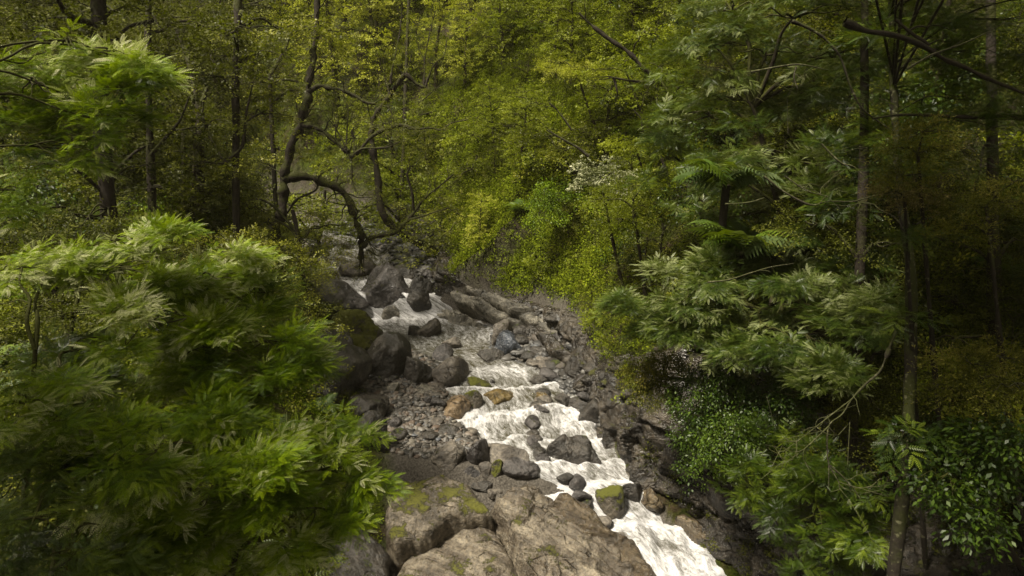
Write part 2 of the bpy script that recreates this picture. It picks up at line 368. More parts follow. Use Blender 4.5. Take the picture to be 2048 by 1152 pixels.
# how broken the water is along its course (calm pool between the falls and the first rapid)
calm = np.interp(wy, [18.6, 19.6, 22.6, 23.2], [0, 1, 1, 0])
rw = np.interp(wy, [0, 12, 13.6, 14.6, 16, 18.5, 19.8, 22.7, 23.2, 24.3, 25.5, 28, 60], [.85, .95, .95, .7, .72, .66, .40, .62, .85, .9, .42, .5, .5])  # pool raised so pale foam stands in for sky reflection and glints
pp = np.stack([WX, WY, 0 * WX], -1)
arc = np.concatenate([[0], np.cumsum(np.hypot(np.diff(wy), np.diff(st(wy)[1])))])
stp = arc[:, None] / 1.35 + .55 * fbm(pp * .7, 3, 77); sf = stp - np.floor(stp)          # little drops across the current
lively = np.interp(wy, [0, 18.2, 19.6, 23.2, 24], [1, 1, 0, 0, .8])[:, None]
RW = np.clip(rw[:, None] + lively * (.30 * (sf > .72) - .10 * (sf < .5) + .28 * fbm(pp * 1.1, 3, 78)), .05, 1.1)
edge = np.clip(np.minimum(WS, 1 - WS) * 5, 0, 1)
WZ = zw_ + RW * (.16 * fbm(pp * np.array([1.5, .9, 1]), 3, 31) + .10 * fbm(pp * np.array([4.5, 3, 1]), 4, 41)) + .012 * fbm(pp * 5, 2, 51)
WZ = WZ + .8 * lively * .16 * (np.clip((sf - .0) / .75, 0, 1) - np.clip((sf - .75) / .25, 0, 1) - .4) * edge + RW * .03 * edge
UV = np.stack([(WX - (xl_ + xr_) / 2), arc[:, None] + 0 * WS], -1).reshape(-1, 2)
tag(mesh('water', np.stack([WX, WY, WZ], -1).reshape(-1, 3), gridfaces(len(wy), wn), M['water'], smooth=True, uv=UV,
         attrs={'rough_water': RW.ravel()}), kind='structure')

# ------------------------------------------------------------------ rocks
def icosphere(sub):
    import bmesh
    bm = bmesh.new(); bmesh.ops.create_icosphere(bm, subdivisions=sub, radius=1)
    V = np.array([v.co[:] for v in bm.verts]); F = np.array([[v.index for v in f.verts] for f in bm.faces]); bm.free(); return V, F
ICO = {k: icosphere(k) for k in (2, 3, 5, 6)}
def rock_shape(seed, sub=5, planes=13, soft=.06, rough=.09, terr=0.0, tdir=(0, 1, .3), freq=1.0):
    V, F = ICO[sub]; r = np.random.default_rng(seed)
    nrm = r.normal(size=(planes, 3)); nrm /= np.linalg.norm(nrm, axis=1)[:, None]; d = r.uniform(.55, .95, planes)
    dots = V @ nrm.T; rad = np.where(dots > .05, d / np.maximum(dots, .05), 9)
    k = 1 / soft; rad = -np.log(np.exp(-rad * k).sum(1) + np.exp(-1.15 * k)) / k
    Q = V * np.clip(rad, .25, 1.2)[:, None]
    off = seed * 3.7
    n = fbm(Q * 1.6 * freq + off, 3, seed % 97); n2 = fbm(Q * 5 * freq + off, 4, seed % 89 + 3)
    Q = Q * (1 + rough * 1.6 * n + rough * .8 * n2)[:, None]
    if terr > 0:
        td = np.array(tdir, float); td /= np.linalg.norm(td)
        s = Q @ td + .12 * fbm(Q * 2 + off, 3, 7); st_ = s * 9
        fr = st_ - np.floor(st_); Q = Q * (1 - terr * np.clip(1 - np.abs(fr - .5) * 5, 0, 1))[:, None]
    return Q, F
def place_rock(name, mat, c, size, rotz, seed, label, cat='rock', group=None, sub=5, tilt=(0, 0), **kw):
    Q, F = rock_shape(seed, sub, **kw)
    Q = Q * (np.array(size) * .5)
    Rm = np.array(Matrix.Rotation(rotz, 3, 'Z') @ Matrix.Rotation(tilt[0], 3, 'X') @ Matrix.Rotation(tilt[1], 3, 'Y'))
    Q = Q @ Rm.T
    o = mesh(name, Q, F, M[mat], smooth=True); o.location = Vector([float(a) for a in c])
    tag(o, label, cat, group); return o
def rock_px(u, v, wpx, hpx, mat, label, seed, rotz=0.0, depth=.85, name='boulder', group=None, lift=0.0, sub=5, cat='boulder', tilt=(0, 0), **kw):
    q, t = hitw(u, v + hpx * .36)
    wm = wpx / FPX * t * 1.24; hm = hpx / FPX * t * 1.32; dm = wm * depth
    c = q + np.array([0, dm * .28, hm * .12 + lift])
    return place_rock(name, mat, c, (wm, dm, hm * 1.15), rotz, seed, label, cat, group, sub, tilt, **kw)

B = [ # u v w h material label seed rot depth
 (767, 580, 112, 92, 'rockpurple', 'huge dark wedge-shaped boulder splitting the stream between the two small falls', 101, .3, .8),
 (843, 597, 46, 64, 'rockdark', 'dark mossy rock leaning on the right side of the huge wedge boulder', 102, .5, .8),
 (725, 535, 70, 40, 'rock', 'grey boulder just behind the left end of the huge wedge boulder', 103, .2, .8),
 (810, 543, 70, 34, 'rockdark', 'flat dark boulder upstream of the wedge boulder under the arching tree', 104, 1.0, .8),
 (855, 548, 44, 26, 'rockpurple', 'purple-grey boulder beside the pale stone at the foot of the right bank', 105, .7, .8),
 (874, 552, 18, 24, 'ledge', 'small pale upright stone at the foot of the green right bank above the falls', 106, 0, .7),
 (786, 628, 34, 26, 'ledge', 'pale craggy rock in the dark gap under the wedge boulder', 107, .2, .8),
 (664, 598, 130, 72, 'rockpurple', 'smooth grey-purple outcrop left of the left-hand small fall', 108, -.4, .9),
 (688, 655, 100, 56, 'rockmoss', 'bright moss-covered boulder at the left edge of the calm pool', 109, .3, .8),
 (703, 686, 78, 34, 'rockmoss', 'low moss-topped rock just below the bright mossy boulder', 110, .1, .8),
 (640, 690, 90, 60, 'rockdark', 'dark boulder under the fern tips left of the low moss-topped rock', 111, .1, .9),
 (655, 748, 130, 100, 'rockdark', 'big black shaded boulder at the left end of the boulder row', 112, .5, .9),
 (757, 722, 104, 82, 'rockdark', 'large dark boulder with a thin mossy rim at the lower left of the pool', 113, .8, .8),
 (832, 744, 52, 60, 'rockdark', 'upright dark brown boulder between the mossy-rimmed boulder and the square one', 114, .2, .8),
 (893, 750, 76, 52, 'rock', 'square brown boulder at the head of the first rapid', 115, .4, .8),
 (858, 660, 44, 34, 'rock', 'rounded grey boulder standing in the calm pool', 116, .2, .85),
 (829, 664, 28, 22, 'rockdark', 'small dark greenish rock touching the rounded grey boulder in the pool', 117, .6, .8),
 (902, 687, 40, 22, 'rock', 'low grey rock near the outlet of the pool', 118, 0, .8),
 (880, 709, 44, 30, 'rockpurple', 'purple-brown rock just upstream of the square brown boulder', 119, 0, .8),
 (1006, 664, 44, 62, 'rock', 'pointed fin-shaped rock standing at the lower end of the ledges', 120, .6, .5),
 (1021, 691, 52, 46, 'rockblue', 'blue-grey boulder under the pointed fin-shaped rock', 121, .2, .8),
 (985, 713, 50, 24, 'rockdark', 'flat dark rock beside the blue-grey boulder at the edge of the rapid', 122, .4, .8),
 (953, 767, 48, 24, 'rockmoss', 'dark greenish boulder alone in the middle of the first rapid', 123, .1, .7),
 (984, 765, 16, 11, 'rockdark', 'fist-like black stone just right of the greenish mid-rapid boulder', 124, 0, .8),
 (907, 825, 62, 40, 'rocktan', 'orange-tan boulder on the gravel edge beside the whitewater', 125, .2, .8),
 (950, 801, 46, 38, 'rockmoss', 'greenish brown boulder between the orange-tan boulder and the whitewater', 126, .5, .8),
 (997, 795, 60, 24, 'golden', 'golden brown wet boulder low in the whitewater', 127, -.1, .7),
 (1085, 797, 28, 17, 'golden', 'small yellowish mossy stone at the right edge of the whitewater', 128, 0, .8),
 (724, 818, 90, 44, 'rockdark', 'broad smooth dark green boulder on the left of the gravel bar', 129, .1, .8),
 (735, 872, 64, 78, 'rockdark', 'tall dark boulder behind the fern fronds left of the gravel bar', 130, .3, .9),
 (788, 775, 26, 20, 'ledge', 'small pale grey stone at the top of the gravel bar', 131, .3, .8),
 (846, 781, 32, 12, 'ledge', 'flat pale stone behind the orange-tan boulder on the gravel bar', 132, .1, .9),
 (900, 912, 76, 50, 'rock', 'broken grey-brown boulder at the bottom of the gravel bar', 133, .4, .8),
 (955, 912, 52, 52, 'rockpurple', 'split purple-brown boulder in the middle of the riverside cluster', 134, -.3, .8),
 (1014, 920, 94, 50, 'rock', 'long mossy brown boulder pointing down to the whitewater', 135, -.45, .6),
 (946, 950, 28, 26, 'rockpurple', 'round purple-grey cobble on top of the half-mossy boulder edge', 136, 0, .8),
 (970, 944, 26, 34, 'rock', 'egg-shaped grey cobble standing in the riverside cluster', 137, 0, .8),
 (993, 941, 26, 34, 'rockmoss', 'narrow mossy cobble beside the egg-shaped one', 138, .4, .8),
 (1034, 942, 62, 34, 'rockpurple', 'shiny purple-brown boulder at the lower end of the riverside cluster', 139, -.3, .8),
 (966, 976, 46, 24, 'rockdark', 'dark flat stone wedged between the two big bottom boulders', 140, .1, .9),
 (988, 990, 34, 22, 'rock', 'small brown stone at the head of the long slab', 141, .1, .9),
 (1190, 830, 58, 58, 'rockdark', 'dark round boulder tucked against the right rock wall', 142, 0, .9),
 (1218, 1002, 54, 58, 'rockmoss', 'domed greenish rock with water pouring over it above the last chute', 145, 0, .8),
 (1268, 985, 40, 50, 'rockdark', 'black fractured rock beside the last small fall', 146, .4, .8),
 (1300, 1003, 56, 34, 'slabwet', 'smooth brown rock at the top right of the last chute', 147, -.6, .8),
 (1075, 880, 30, 16, 'rockdark', 'small black rock poking out of foam left of the rock island', 149, 0, .8),
 (1075, 760, 30, 14, 'rockdark', 'low dark rock at the right rim of the first rapid', 150, 0, .8),
 (1130, 800, 40, 18, 'rockdark', 'wet dark rock at the foot of the gravel on the right bank', 151, -.3, .8),
]
for i, (u, v, w_, h_, mt, lb, sd, rz, dp) in enumerate(B):
    rock_px(u, v, w_, h_, mt, lb, sd, rz, dp)

# big bottom boulders and slabs: outcrop plates with their own plane, outline and thickness
def sdist(p, poly):
    d = np.full(len(p), 1e9); ins = np.zeros(len(p), bool); n = len(poly)
    for i in range(n):
        a, b = poly[i], poly[(i + 1) % n]; e = b - a; w_ = p - a; t = np.clip((w_ @ e) / (e @ e), 0, 1)
        d = np.minimum(d, np.linalg.norm(w_ - t[:, None] * e, axis=1))
        c = ((a[1] > p[:, 1]) != (b[1] > p[:, 1])) & (p[:, 0] < (b[0] - a[0]) * (p[:, 1] - a[1]) / (b[1] - a[1] + 1e-12) + a[0]); ins ^= c
    return np.where(ins, d, -d)
def worley(p, s=0):
    i = np.floor(p).astype(np.int64); f1 = np.full(len(p), 9.); f2 = np.full(len(p), 9.); idv = np.zeros(len(p)); off = [(a, b, c) for a in (-1, 0, 1) for b in (-1, 0, 1) for c in (-1, 0, 1)]
    for o in off:
        j = i + np.array(o); x = np.stack([_h(j[:, 0], j[:, 1], j[:, 2], s + k) for k in (1, 2, 3)], -1); d = np.linalg.norm(j + x - p, axis=1)
        h = _h(j[:, 0], j[:, 1], j[:, 2], s + 9); cl = d < f1; f2 = np.where(cl, f1, np.minimum(f2, d)); idv = np.where(cl, h, idv); f1 = np.where(cl, d, f1)
    return f1, f2, idv
def plate(poly, anchor, nrm, mat, label, seed, res=.035, depth=1.3, rnd=.16, bump=.10, terr=0.0, tang=0.0, dome=.12, name='bedrock_slab', cat='rock', crag=.05):
    A = P(*anchor); nrm = np.array(nrm, float); nrm /= np.linalg.norm(nrm); dd = pdir(*np.array(poly, float).T)
    t = ((A - [0, 0, CAM_H]) @ nrm) / (dd @ nrm); W = dd * t[:, None] + [0, 0, CAM_H]
    ex = np.cross([0, 1., 0], nrm); ex /= np.linalg.norm(ex); ey = np.cross(nrm, ex); c = W.mean(0)
    q = np.stack([(W - c) @ ex, (W - c) @ ey], -1); lo, hi = q.min(0) - .5, q.max(0) + .5
    gx_, gy_ = np.meshgrid(np.arange(lo[0], hi[0], res), np.arange(lo[1], hi[1], res)); g = np.stack([gx_.ravel(), gy_.ravel()], -1)
    w3 = np.concatenate([g, g[:, :1] * 0 + seed], -1); sd = sdist(g + .14 * np.stack([fbm(w3 * 1.3, 3, 1), fbm(w3 * 1.3, 3, 2)], -1), q)
    f1, f2, idv = worley(w3 * np.array([1.1, 1.6, 1]) + .3 * np.stack([fbm(w3 * 2, 2, 4)] * 3, -1), seed)
    sd = sd - .085; h = dome * (1 - np.exp(-np.clip(sd, 0, 9) / .5)) + bump * fbm(w3 * 1.6, 5, seed + 3) + .03 * fbm(w3 * 7, 3, seed + 5)
    h += crag * (idv - .5) * 2 * np.clip((f2 - f1) * 6, 0, 1) - crag * .8 * np.clip(1 - (f2 - f1) * 14, 0, 1)
    if terr:
        ca, sa = math.cos(tang), math.sin(tang); x_ = g[:, 0] * -sa + g[:, 1] * ca + .10 * fbm(w3 * 1.2, 4, 8); k = x_ / .32; fr = k - np.floor(k); h += terr * (np.clip(fr * 1.15, 0, 1) - np.clip((fr - .87) / .13, 0, 1)) - terr * .5
    e = np.clip(-sd / rnd + .15, 0, None); h = h - depth * np.clip(e, 0, 1) ** .55 * (e > 0) - .10 * np.clip(1 - sd / .12, 0, 1) * (sd > 0)
    out = np.clip(-sd - .05, 0, .25); keep = sd > -.32
    V = c + gx_.ravel()[:, None] * ex + gy_.ravel()[:, None] * ey + h[:, None] * nrm; F = gridfaces(*gx_.shape); F = F[keep[F].all(1)]
    u_, inv = np.unique(F, return_inverse=True); o = mesh(name, V[u_], inv.reshape(F.shape), M[mat], smooth=True, origin=c)
    return tag(o, label, cat)
DIRA = R(-31)
plate([(770, 985), (800, 955), (880, 938), (940, 962), (962, 985), (1000, 1030), (955, 1035), (900, 1045), (870, 1078), (780, 1095), (755, 1060)], (880, 1000, 14.75), (-.03, -.26, 1), 'rockhalf', 'large tan boulder with a green mossy top at the bottom left of the stream', 1, depth=1.5, dome=.30, name='boulder', cat='boulder', crag=.09, bump=.14)
plate([(795, 1105), (850, 1075), (905, 1060), (945, 1015), (985, 1030), (1010, 1070), (1060, 1160), (1100, 1210), (760, 1200)], (940, 1075, 14.5), (-.06, -.26, 1), 'slab', 'pale weathered boulder at the bottom edge under the half-mossy boulder', 2, depth=1.4, dome=.25, terr=.02, tang=DIRA, name='boulder', cat='boulder')
plate([(985, 985), (1020, 965), (1070, 960), (1110, 985), (1180, 1050), (1240, 1080), (1330, 1210), (1110, 1210), (1060, 1140), (1015, 1060)], (1110, 1050, 14.25), (.2, -.28, 1), 'slab', 'long streaked bedrock slab sloping down to the last chute', 3, depth=1.3, terr=.10, tang=DIRA, dome=.1, crag=.08)
plate([(1095, 985), (1130, 975), (1185, 1000), (1225, 1045), (1275, 1075), (1330, 1150), (1370, 1220), (1300, 1200), (1240, 1090), (1170, 1045)], (1200, 1045, 14.25), (.35, -.2, 1), 'slabwet', 'wet brown slab strip between the long streaked slab and the last chute', 4, depth=1.2, terr=.03, tang=DIRA, dome=.08, rnd=.25)
plate([(640, 1060), (740, 1040), (790, 1105), (790, 1200), (600, 1200)], (720, 1120, 13.6), (.1, -.2, 1), 'rockdark', 'dark shaded boulder in the bottom left corner of the rocks under the fern fronds', 6, depth=1.2, dome=.3, name='boulder', cat='boulder')
plate([(1335, 1030), (1362, 1008), (1402, 1030), (1455, 1085), (1448, 1108), (1385, 1075)], (1390, 1050, 14.4), (-.15, -.35, 1), 'slabwet', 'long wet brown rock lying along the right side of the last chute', 7, depth=.9, dome=.22, name='boulder', cat='boulder', rnd=.2)
plate([(1080, 890), (1120, 862), (1180, 868), (1205, 895), (1225, 930), (1180, 928), (1120, 912)], (1150, 895, 16.3), (.1, -.3, 1), 'rockdark', 'wide black wet rock island in the whitewater', 8, depth=.8, dome=.22, name='boulder', cat='boulder', rnd=.2, crag=.08)

# stratified ledges beside the pool
def ledge(pts, wid, hei, label, seed, mat='ledge'):
    r = np.random.default_rng(seed); V, Fs = [], []; n0 = 0; V0, F0 = ICO[5]
    pts = [np.array(p) for p in pts]
    for a, b in zip(pts[:-1], pts[1:]):
        L = np.linalg.norm(b - a); dv = (b - a) / L; k = 0.0
        side = np.cross(dv, [0, 0, 1.]); side /= np.linalg.norm(side); up = np.cross(side, dv)
        while k < L:
            l = r.uniform(.2, 1.1); c = a + dv * (k + l / 2) + side * r.normal(0, .04) + up * r.normal(-.04, .07)
            Q = np.sign(V0) * np.abs(V0) ** .2 * np.array([l * .52, wid * r.uniform(.42, .55), hei * r.uniform(.3, .66)])
            Q = Q + .09 * np.stack([fbm(Q * 2.2 + n0 + s, 4, s) for s in (1, 2, 3)], -1)
            sh = r.uniform(.1, .5); Q[:, 0] += Q[:, 2] * sh
            V.append(c + Q[:, :1] * dv + Q[:, 1:2] * side + Q[:, 2:] * up); Fs.append(F0 + n0); n0 += len(V0); k += l * 1.0
    V = np.concatenate(V); o = V.mean(0)
    return tag(mesh('rock_ledge', V, np.concatenate(Fs), M[mat], smooth=True, origin=o), label, 'rock ledge')
def L3(lst, dz=0): return [hit(u, v)[0] + np.array([0, 0, dz]) for u, v in lst]
LN = (-.38, -.50, .78)
def ledge_plate(poly, uv, lift, label, seed, mat='ledge'):
    q, t = hit(*uv); plate(poly, (uv[0], uv[1], t - lift), LN, mat, label, seed, res=.045, depth=1.0, rnd=.12, bump=.10, terr=.13, tang=R(-28), dome=.06, name='rock_ledge', cat='rock ledge', crag=.13)
ledge_plate([(836, 598), (868, 588), (905, 606), (955, 634), (1002, 656), (990, 682), (940, 670), (890, 652), (850, 630)], (915, 640), .55, 'lowest stratified ledge running from the right-hand fall into the pool', 21)
ledge_plate([(858, 574), (900, 566), (965, 592), (1045, 634), (1036, 655), (965, 630), (905, 603)], (950, 608), .85, 'second stratified ledge directly above the lowest one', 22)
ledge_plate([(905, 556), (965, 568), (1060, 610), (1135, 655), (1155, 692), (1085, 668), (1000, 622), (935, 588)], (1030, 620), .95, 'upper tilted ledge along the foot of the mossy bank behind the fin-shaped rock', 23, 'ledge')
ledge_plate([(1045, 640), (1100, 662), (1160, 700), (1205, 760), (1150, 748), (1090, 704)], (1125, 700), .7, 'short dark ledge above the right-hand gravel', 24, 'cliff')

# cliff: continuous wall + fewer outcrops
CL = [(1200, 770, 70, 80), (1290, 870, 80, 80), (1330, 930, 80, 90), (1400, 970, 90, 90), (1440, 1030, 80, 90), (1500, 1060, 80, 90), (1530, 1110, 90, 90)]
CLL = ['dark knobbly outcrop above the round boulder', 'mossy outcrop below the olive shrub', 'folded brown outcrop below the glossy shrub',
       'pale-nosed outcrop over the dark crevice', 'hanging outcrop over the dark crevice further down', 'pale cracked outcrop beside the dark fernlike branches', 'outcrop at the bottom edge right of the dark crevice']
for i, ((u, v, w_, h_), lb) in enumerate(zip(CL, CLL)):
    q, t = hit(u, v); wm = w_ / FPX * t * 1.5; hm = h_ / FPX * t * 1.3
    place_rock('rock_outcrop', 'cliff', q + np.array([.25 * wm, .25 * wm, -.1]), (wm, wm * 1.5, hm), R(-40 + 13 * (i % 4)), 400 + i, lb, 'rock outcrop', None, 6, (R(-12), R(15 - 9 * (i % 3))),
               planes=9, soft=.03, rough=.16, terr=.05, tdir=(.5, .4, .8), freq=1.5)
sy_ = np.arange(7, 26, .045); sh_ = np.linspace(-.5, 3.6, 100); SY, SH = np.meshgrid(sy_, sh_)
base_z, _, xr_w, _, xw_ = st(SY); bar = .13 * np.maximum(xw_ - xr_w, 0)
hs_ = np.interp(SY, [14.5, 17.5, 22, 26], [1, .42, .34, .22]); wx = xw_ + np.interp(SH * hs_, [0, 1.0, 2.4, 3.6], [0, .45, 1.35, 2.5]) - np.interp(SY, [14, 17], [.10, .22])
hz = np.maximum(base_z + bar + SH * hs_, -3)
pw = np.stack([wx, SY, hz], -1).reshape(-1, 3); ca, sa = math.cos(R(-31)), math.sin(R(-31))
pr = np.stack([pw[:, 0] * ca + pw[:, 1] * sa, -pw[:, 0] * sa + pw[:, 1] * ca, pw[:, 2]], -1); pr = pr + .35 * np.stack([fbm(pw * .9, 3, k) for k in (1, 2, 3)], -1)
f1, f2, idv = worley(pr * np.array([.75, 1.6, 1.5]), 3); g1, g2, idg = worley(pr * np.array([2.1, 3.2, 3.4]), 4)
push = .42 * (idv - .35) + .16 * (idg - .5) - .10 * np.clip(1 - (f2 - f1) * 8, 0, 1) + .22 * fbm(pw * 1.3, 5, 6)
push = push + .55 * np.interp(SY, [8, 14, 16, 25], [1, .9, 0, 0]).ravel() * np.interp(SH, [.4, 1.3, 2.5], [0, 1, .4]).ravel() - .8 * np.clip((SH.ravel() - 2.7) / .9, 0, 1)
nw = np.array([-.80, -.45, .38]); push = push * np.interp(SY, [15, 18], [1, .6]).ravel() - .5 * np.clip((SH.ravel() - 3.0) / .6, 0, 1); Vw = pw + push[:, None] * nw
ii = np.arange(SY.size).reshape(SY.shape); Fw = np.stack([ii[:-1, :-1], ii[1:, :-1], ii[1:, 1:], ii[:-1, 1:]], -1).reshape(-1, 4)
tag(mesh('rock_wall', Vw, Fw, M['cliff'], smooth=True, origin=Vw.mean(0)), 'dark cracked wet rock wall rising from the right side of the stream', 'rock wall')

# fallen log by the falls
def tube(pts, rad, k=8, seed=0, wob=.12, cap=True):
    pts = np.asarray(pts, float); n = len(pts); tg = np.gradient(pts, axis=0); tg /= np.linalg.norm(tg, axis=1)[:, None] + 1e-9
    ref = np.array([0.13, .21, 1.]) if abs(tg[:, 2]).mean() < .8 else np.array([1., .2, .1])
    a = np.cross(tg, ref); a /= np.linalg.norm(a, axis=1)[:, None] + 1e-9; b = np.cross(tg, a)
    th = np.linspace(0, 2 * np.pi, k, endpoint=False); rad = np.broadcast_to(rad, (n,))
    V = pts[:, None] + (a[:, None] * np.cos(th)[None, :, None] + b[:, None] * np.sin(th)[None, :, None]) * rad[:, None, None]
    V = V.reshape(-1, 3)
    if wob: V = V + (V - np.repeat(pts, k, 0)) * (wob * 2 * vnoise(V * 5, seed))[:, None]
    i = np.arange(n * k).reshape(n, k); j = np.roll(i, -1, 1)
    F = np.stack([i[:-1], j[:-1], j[1:], i[1:]], -1).reshape(-1, 4)
    return V, F
def smooth_path(pts, n=6):
    pts = np.asarray(pts, float)
    if len(pts) < 3: return np.array([pts[0] + (pts[-1] - pts[0]) * s for s in np.linspace(0, 1, n)])
    P0 = np.vstack([2 * pts[0] - pts[1], pts, 2 * pts[-1] - pts[-2]]); out = []
    for i in range(1, len(P0) - 2):
        for s in np.linspace(0, 1, n, endpoint=False):
            a, b, c, d = P0[i - 1:i + 3]
            out.append(.5 * ((2 * b) + (-a + c) * s + (2 * a - 5 * b + 4 * c - d) * s * s + (-a + 3 * b - 3 * c + d) * s ** 3))
    out.append(pts[-1]); return np.array(out)
a_, b_ = hit(868, 558)[0] + [0, 0, .25], hit(834, 580)[0] + [0, -.1, .35]
V, F = tube(smooth_path([a_, (a_ + b_) / 2 + [0, 0, .04], b_], 6), [.09] * 12 + [.06], 9)
tag(mesh('fallen_log', V, F, M['barkdark'], smooth=True, origin=a_), 'dark fallen log bridging rocks above the right-hand fall', 'log')

# ------------------------------------------------------------------ loose stones
def merge_instances(TV, TF, pos, rot, scl):
    """TV (n,3), TF (m,k), pos (N,3), rot (N,3,3), scl (N,) or (N,3)"""
    N = len(pos); scl = np.asarray(scl)
    Q = TV[None] * (scl[:, None, None] if scl.ndim == 1 else scl[:, None, :])
    Q = np.einsum('nij,nkj->nki', rot, Q) + pos[:, None]
    F = TF[None] + (np.arange(N) * len(TV))[:, None, None]
    return Q.reshape(-1, 3), F.reshape(-1, TF.shape[1])
def rotz_m(a, tx=None, ty=None):
    c, s = np.cos(a), np.sin(a); z = 0 * a; o = z + 1
    Rz = np.stack([np.stack([c, -s, z], -1), np.stack([s, c, z], -1), np.stack([z, z, o], -1)], -2)
    if tx is None: return Rz
    c, s = np.cos(tx), np.sin(tx); Rx = np.stack([np.stack([o, z, z], -1), np.stack([z, c, -s], -1), np.stack([z, s, c], -1)], -2)
    return Rz @ Rx
PEB = [rock_shape(500 + k, 3 if k < 3 else 2, planes=9, rough=.04)[0:2] for k in range(6)]
def pebmat(name, stops):
    m, n, o = newmat(name); at = nd(n, 'ShaderNodeAttribute', attribute_name='rnd'); g = nd(n, 'ShaderNodeNewGeometry')
    c = ramp(n, at.outputs['Fac'], stops).outputs[0]
    b = noise(n, g.outputs['Position'], 30, 4, .6); c = mixc(n, .6, c, ramp(n, b.outputs[0], [(.35, (.6, .6, .6)), (.65, (1.2, 1.2, 1.2))]).outputs[0], 'MULTIPLY')
    p = nd(n, 'ShaderNodeBsdfPrincipled'); n.links.new(c, p.inputs['Base Color']); p.inputs['Roughness'].default_value = .55
    n.links.new(p.outputs[0], o.inputs[0]); return m
M['pebble'] = pebmat('river_gravel', [(0, (.02, .019, .017)), (.3, (.055, .05, .044)), (.6, (.10, .09, .078)), (.75, (.085, .06, .045)), (.9, (.17, .155, .13)), (1, (.06, .067, .08))])
M['slate'] = pebmat('dark_slate_gravel', [(0, (.014, .014, .014)), (.4, (.035, .034, .033)), (.75, (.06, .057, .052)), (.93, (.10, .095, .085)), (1, (.05, .058, .07))])
def scatter_stones(name, xs, ys, smin, smax, pw, seed, mat='pebble'):
    r = np.random.default_rng(seed); V, F, A = [], [], []; n0 = 0
    idx = r.integers(0, 6, len(xs)); s = smin + (smax - smin) * r.random(len(xs)) ** pw
    zs = ground_z(xs, ys)
    fl = {}
    for k in range(6):
        q = idx == k
        if not q.any(): continue
        TV, TF = PEB[k]; N = q.sum()
        sc = np.stack([s[q] * r.uniform(.8, 1.2, N), s[q] * r.uniform(.5, .9, N), s[q] * r.uniform(.25, .55, N)], -1) * .6
        pos = np.stack([xs[q], ys[q], zs[q] + s[q] * .08], -1)
        v, f = merge_instances(TV, TF, pos, rotz_m(r.uniform(0, 6.28, N), r.normal(0, .25, N)), sc)
        V.append(v); F.append(f + n0); n0 += len(v); A.append(np.repeat(r.random(N), len(TF)))
    return tag(mesh(name, np.concatenate(V), np.concatenate(F), M[mat], smooth=True, rnd=np.concatenate(A)), kind='stuff')
def bank_pts(N, y0, y1, side, seed, over=.3):
    r = np.random.default_rng(seed); y = r.uniform(y0, y1, N); zw, xl, xr, xg, xw = st(y); s = r.random(N)
    if side < 0: x = (xg - over) + (xl + .25 - xg + over) * s
    else: x = (xr - .25) + (xw + .3 - xr + .25) * s
    return x, y
def gravel(name, N, y0, y1, side, seed, smin, smax, pw, label):
    x, y = bank_pts(N, y0, y1, side, seed); o = scatter_stones(name, x, y, smin, smax, pw, seed, 'slate' if side > 0 else 'pebble'); o['label'] = label; o['category'] = 'gravel'; return o
gravel('gravel', 9000, 14.3, 20.3, -1, 1, .05, .22, 3, 'grey river gravel covering the bar left of the whitewater')
gravel('gravel', 4200, 16, 22.5, 1, 2, .06, .34, 2.5, 'loose grey stones on the right bank below the ledges')
gravel('gravel', 1400, 24.3, 32, -1, 3, .1, .5, 2, 'pale stones of the upper stream bed on its left side')
gravel('gravel', 1400, 24.3, 32, 1, 4, .1, .5, 2, 'pale stones of the upper stream bed on its right side')
x, y = RNG.uniform(0, 1, 260), RNG.uniform(15, 33, 260)
zz, a, b, c, d = st(y); 
sel = (y > 24.5) | (x < .12) | (x > .88); scatter_stones('gravel', (a + (b - a) * x)[sel], y[sel], .2, .6, 2, 6)['label'] = 'wet stones breaking the surface of the stream'
# cobbles large enough to count: copies
cob = []
for k in range(4):
    Q, F = rock_shape(610 + k, 3, planes=10, rough=.05)
    o = mesh('cobble', Q * np.array([.5, .38, .27]), F, M[('rock', 'rockdark', 'rockpurple', 'rockdark')[k]], smooth=True); cob.append(o)
used = set()
def cobbles(side, n, y0, y1, seed, label, group, s0, s1):
    r = np.random.default_rng(seed); x, y = bank_pts(n, y0, y1, side, seed, 0)
    if side == 0: _, a_, b_, _, _ = st(y); x = a_ + (b_ - a_) * r.uniform(.05, .95, n)
    for i in range(n):
        k = i % 4; o = cob[k] if k not in used else cob[k].copy()
        if k in used: COL.objects.link(o)
        used.add(k); s = r.uniform(s0, s1); o.scale = (s, s, s); o.rotation_euler = (r.normal(0, .15), 0, r.uniform(0, 6.28))
        o.location = (x[i], y[i], (float(ground_z(x[i], y[i])) if side else float(st(y[i])[0])) + .06 * s); tag(o, label, 'cobble', group)
cobbles(0, 24, 12.6, 19.2, 23, 'small wet rock poking through the whitewater', 'small rocks in the whitewater', .25, .7)
cobbles(-1, 26, 14.6, 19.6, 21, 'loose grey cobble among the finer gravel of the left-hand bar', 'cobbles on the left gravel bar', .28, .6)
cobbles(1, 44, 16.5, 22.3, 22, 'dark cobble in the jumble of stones on the right bank below the ledges', 'cobbles on the right bank', .35, .95)

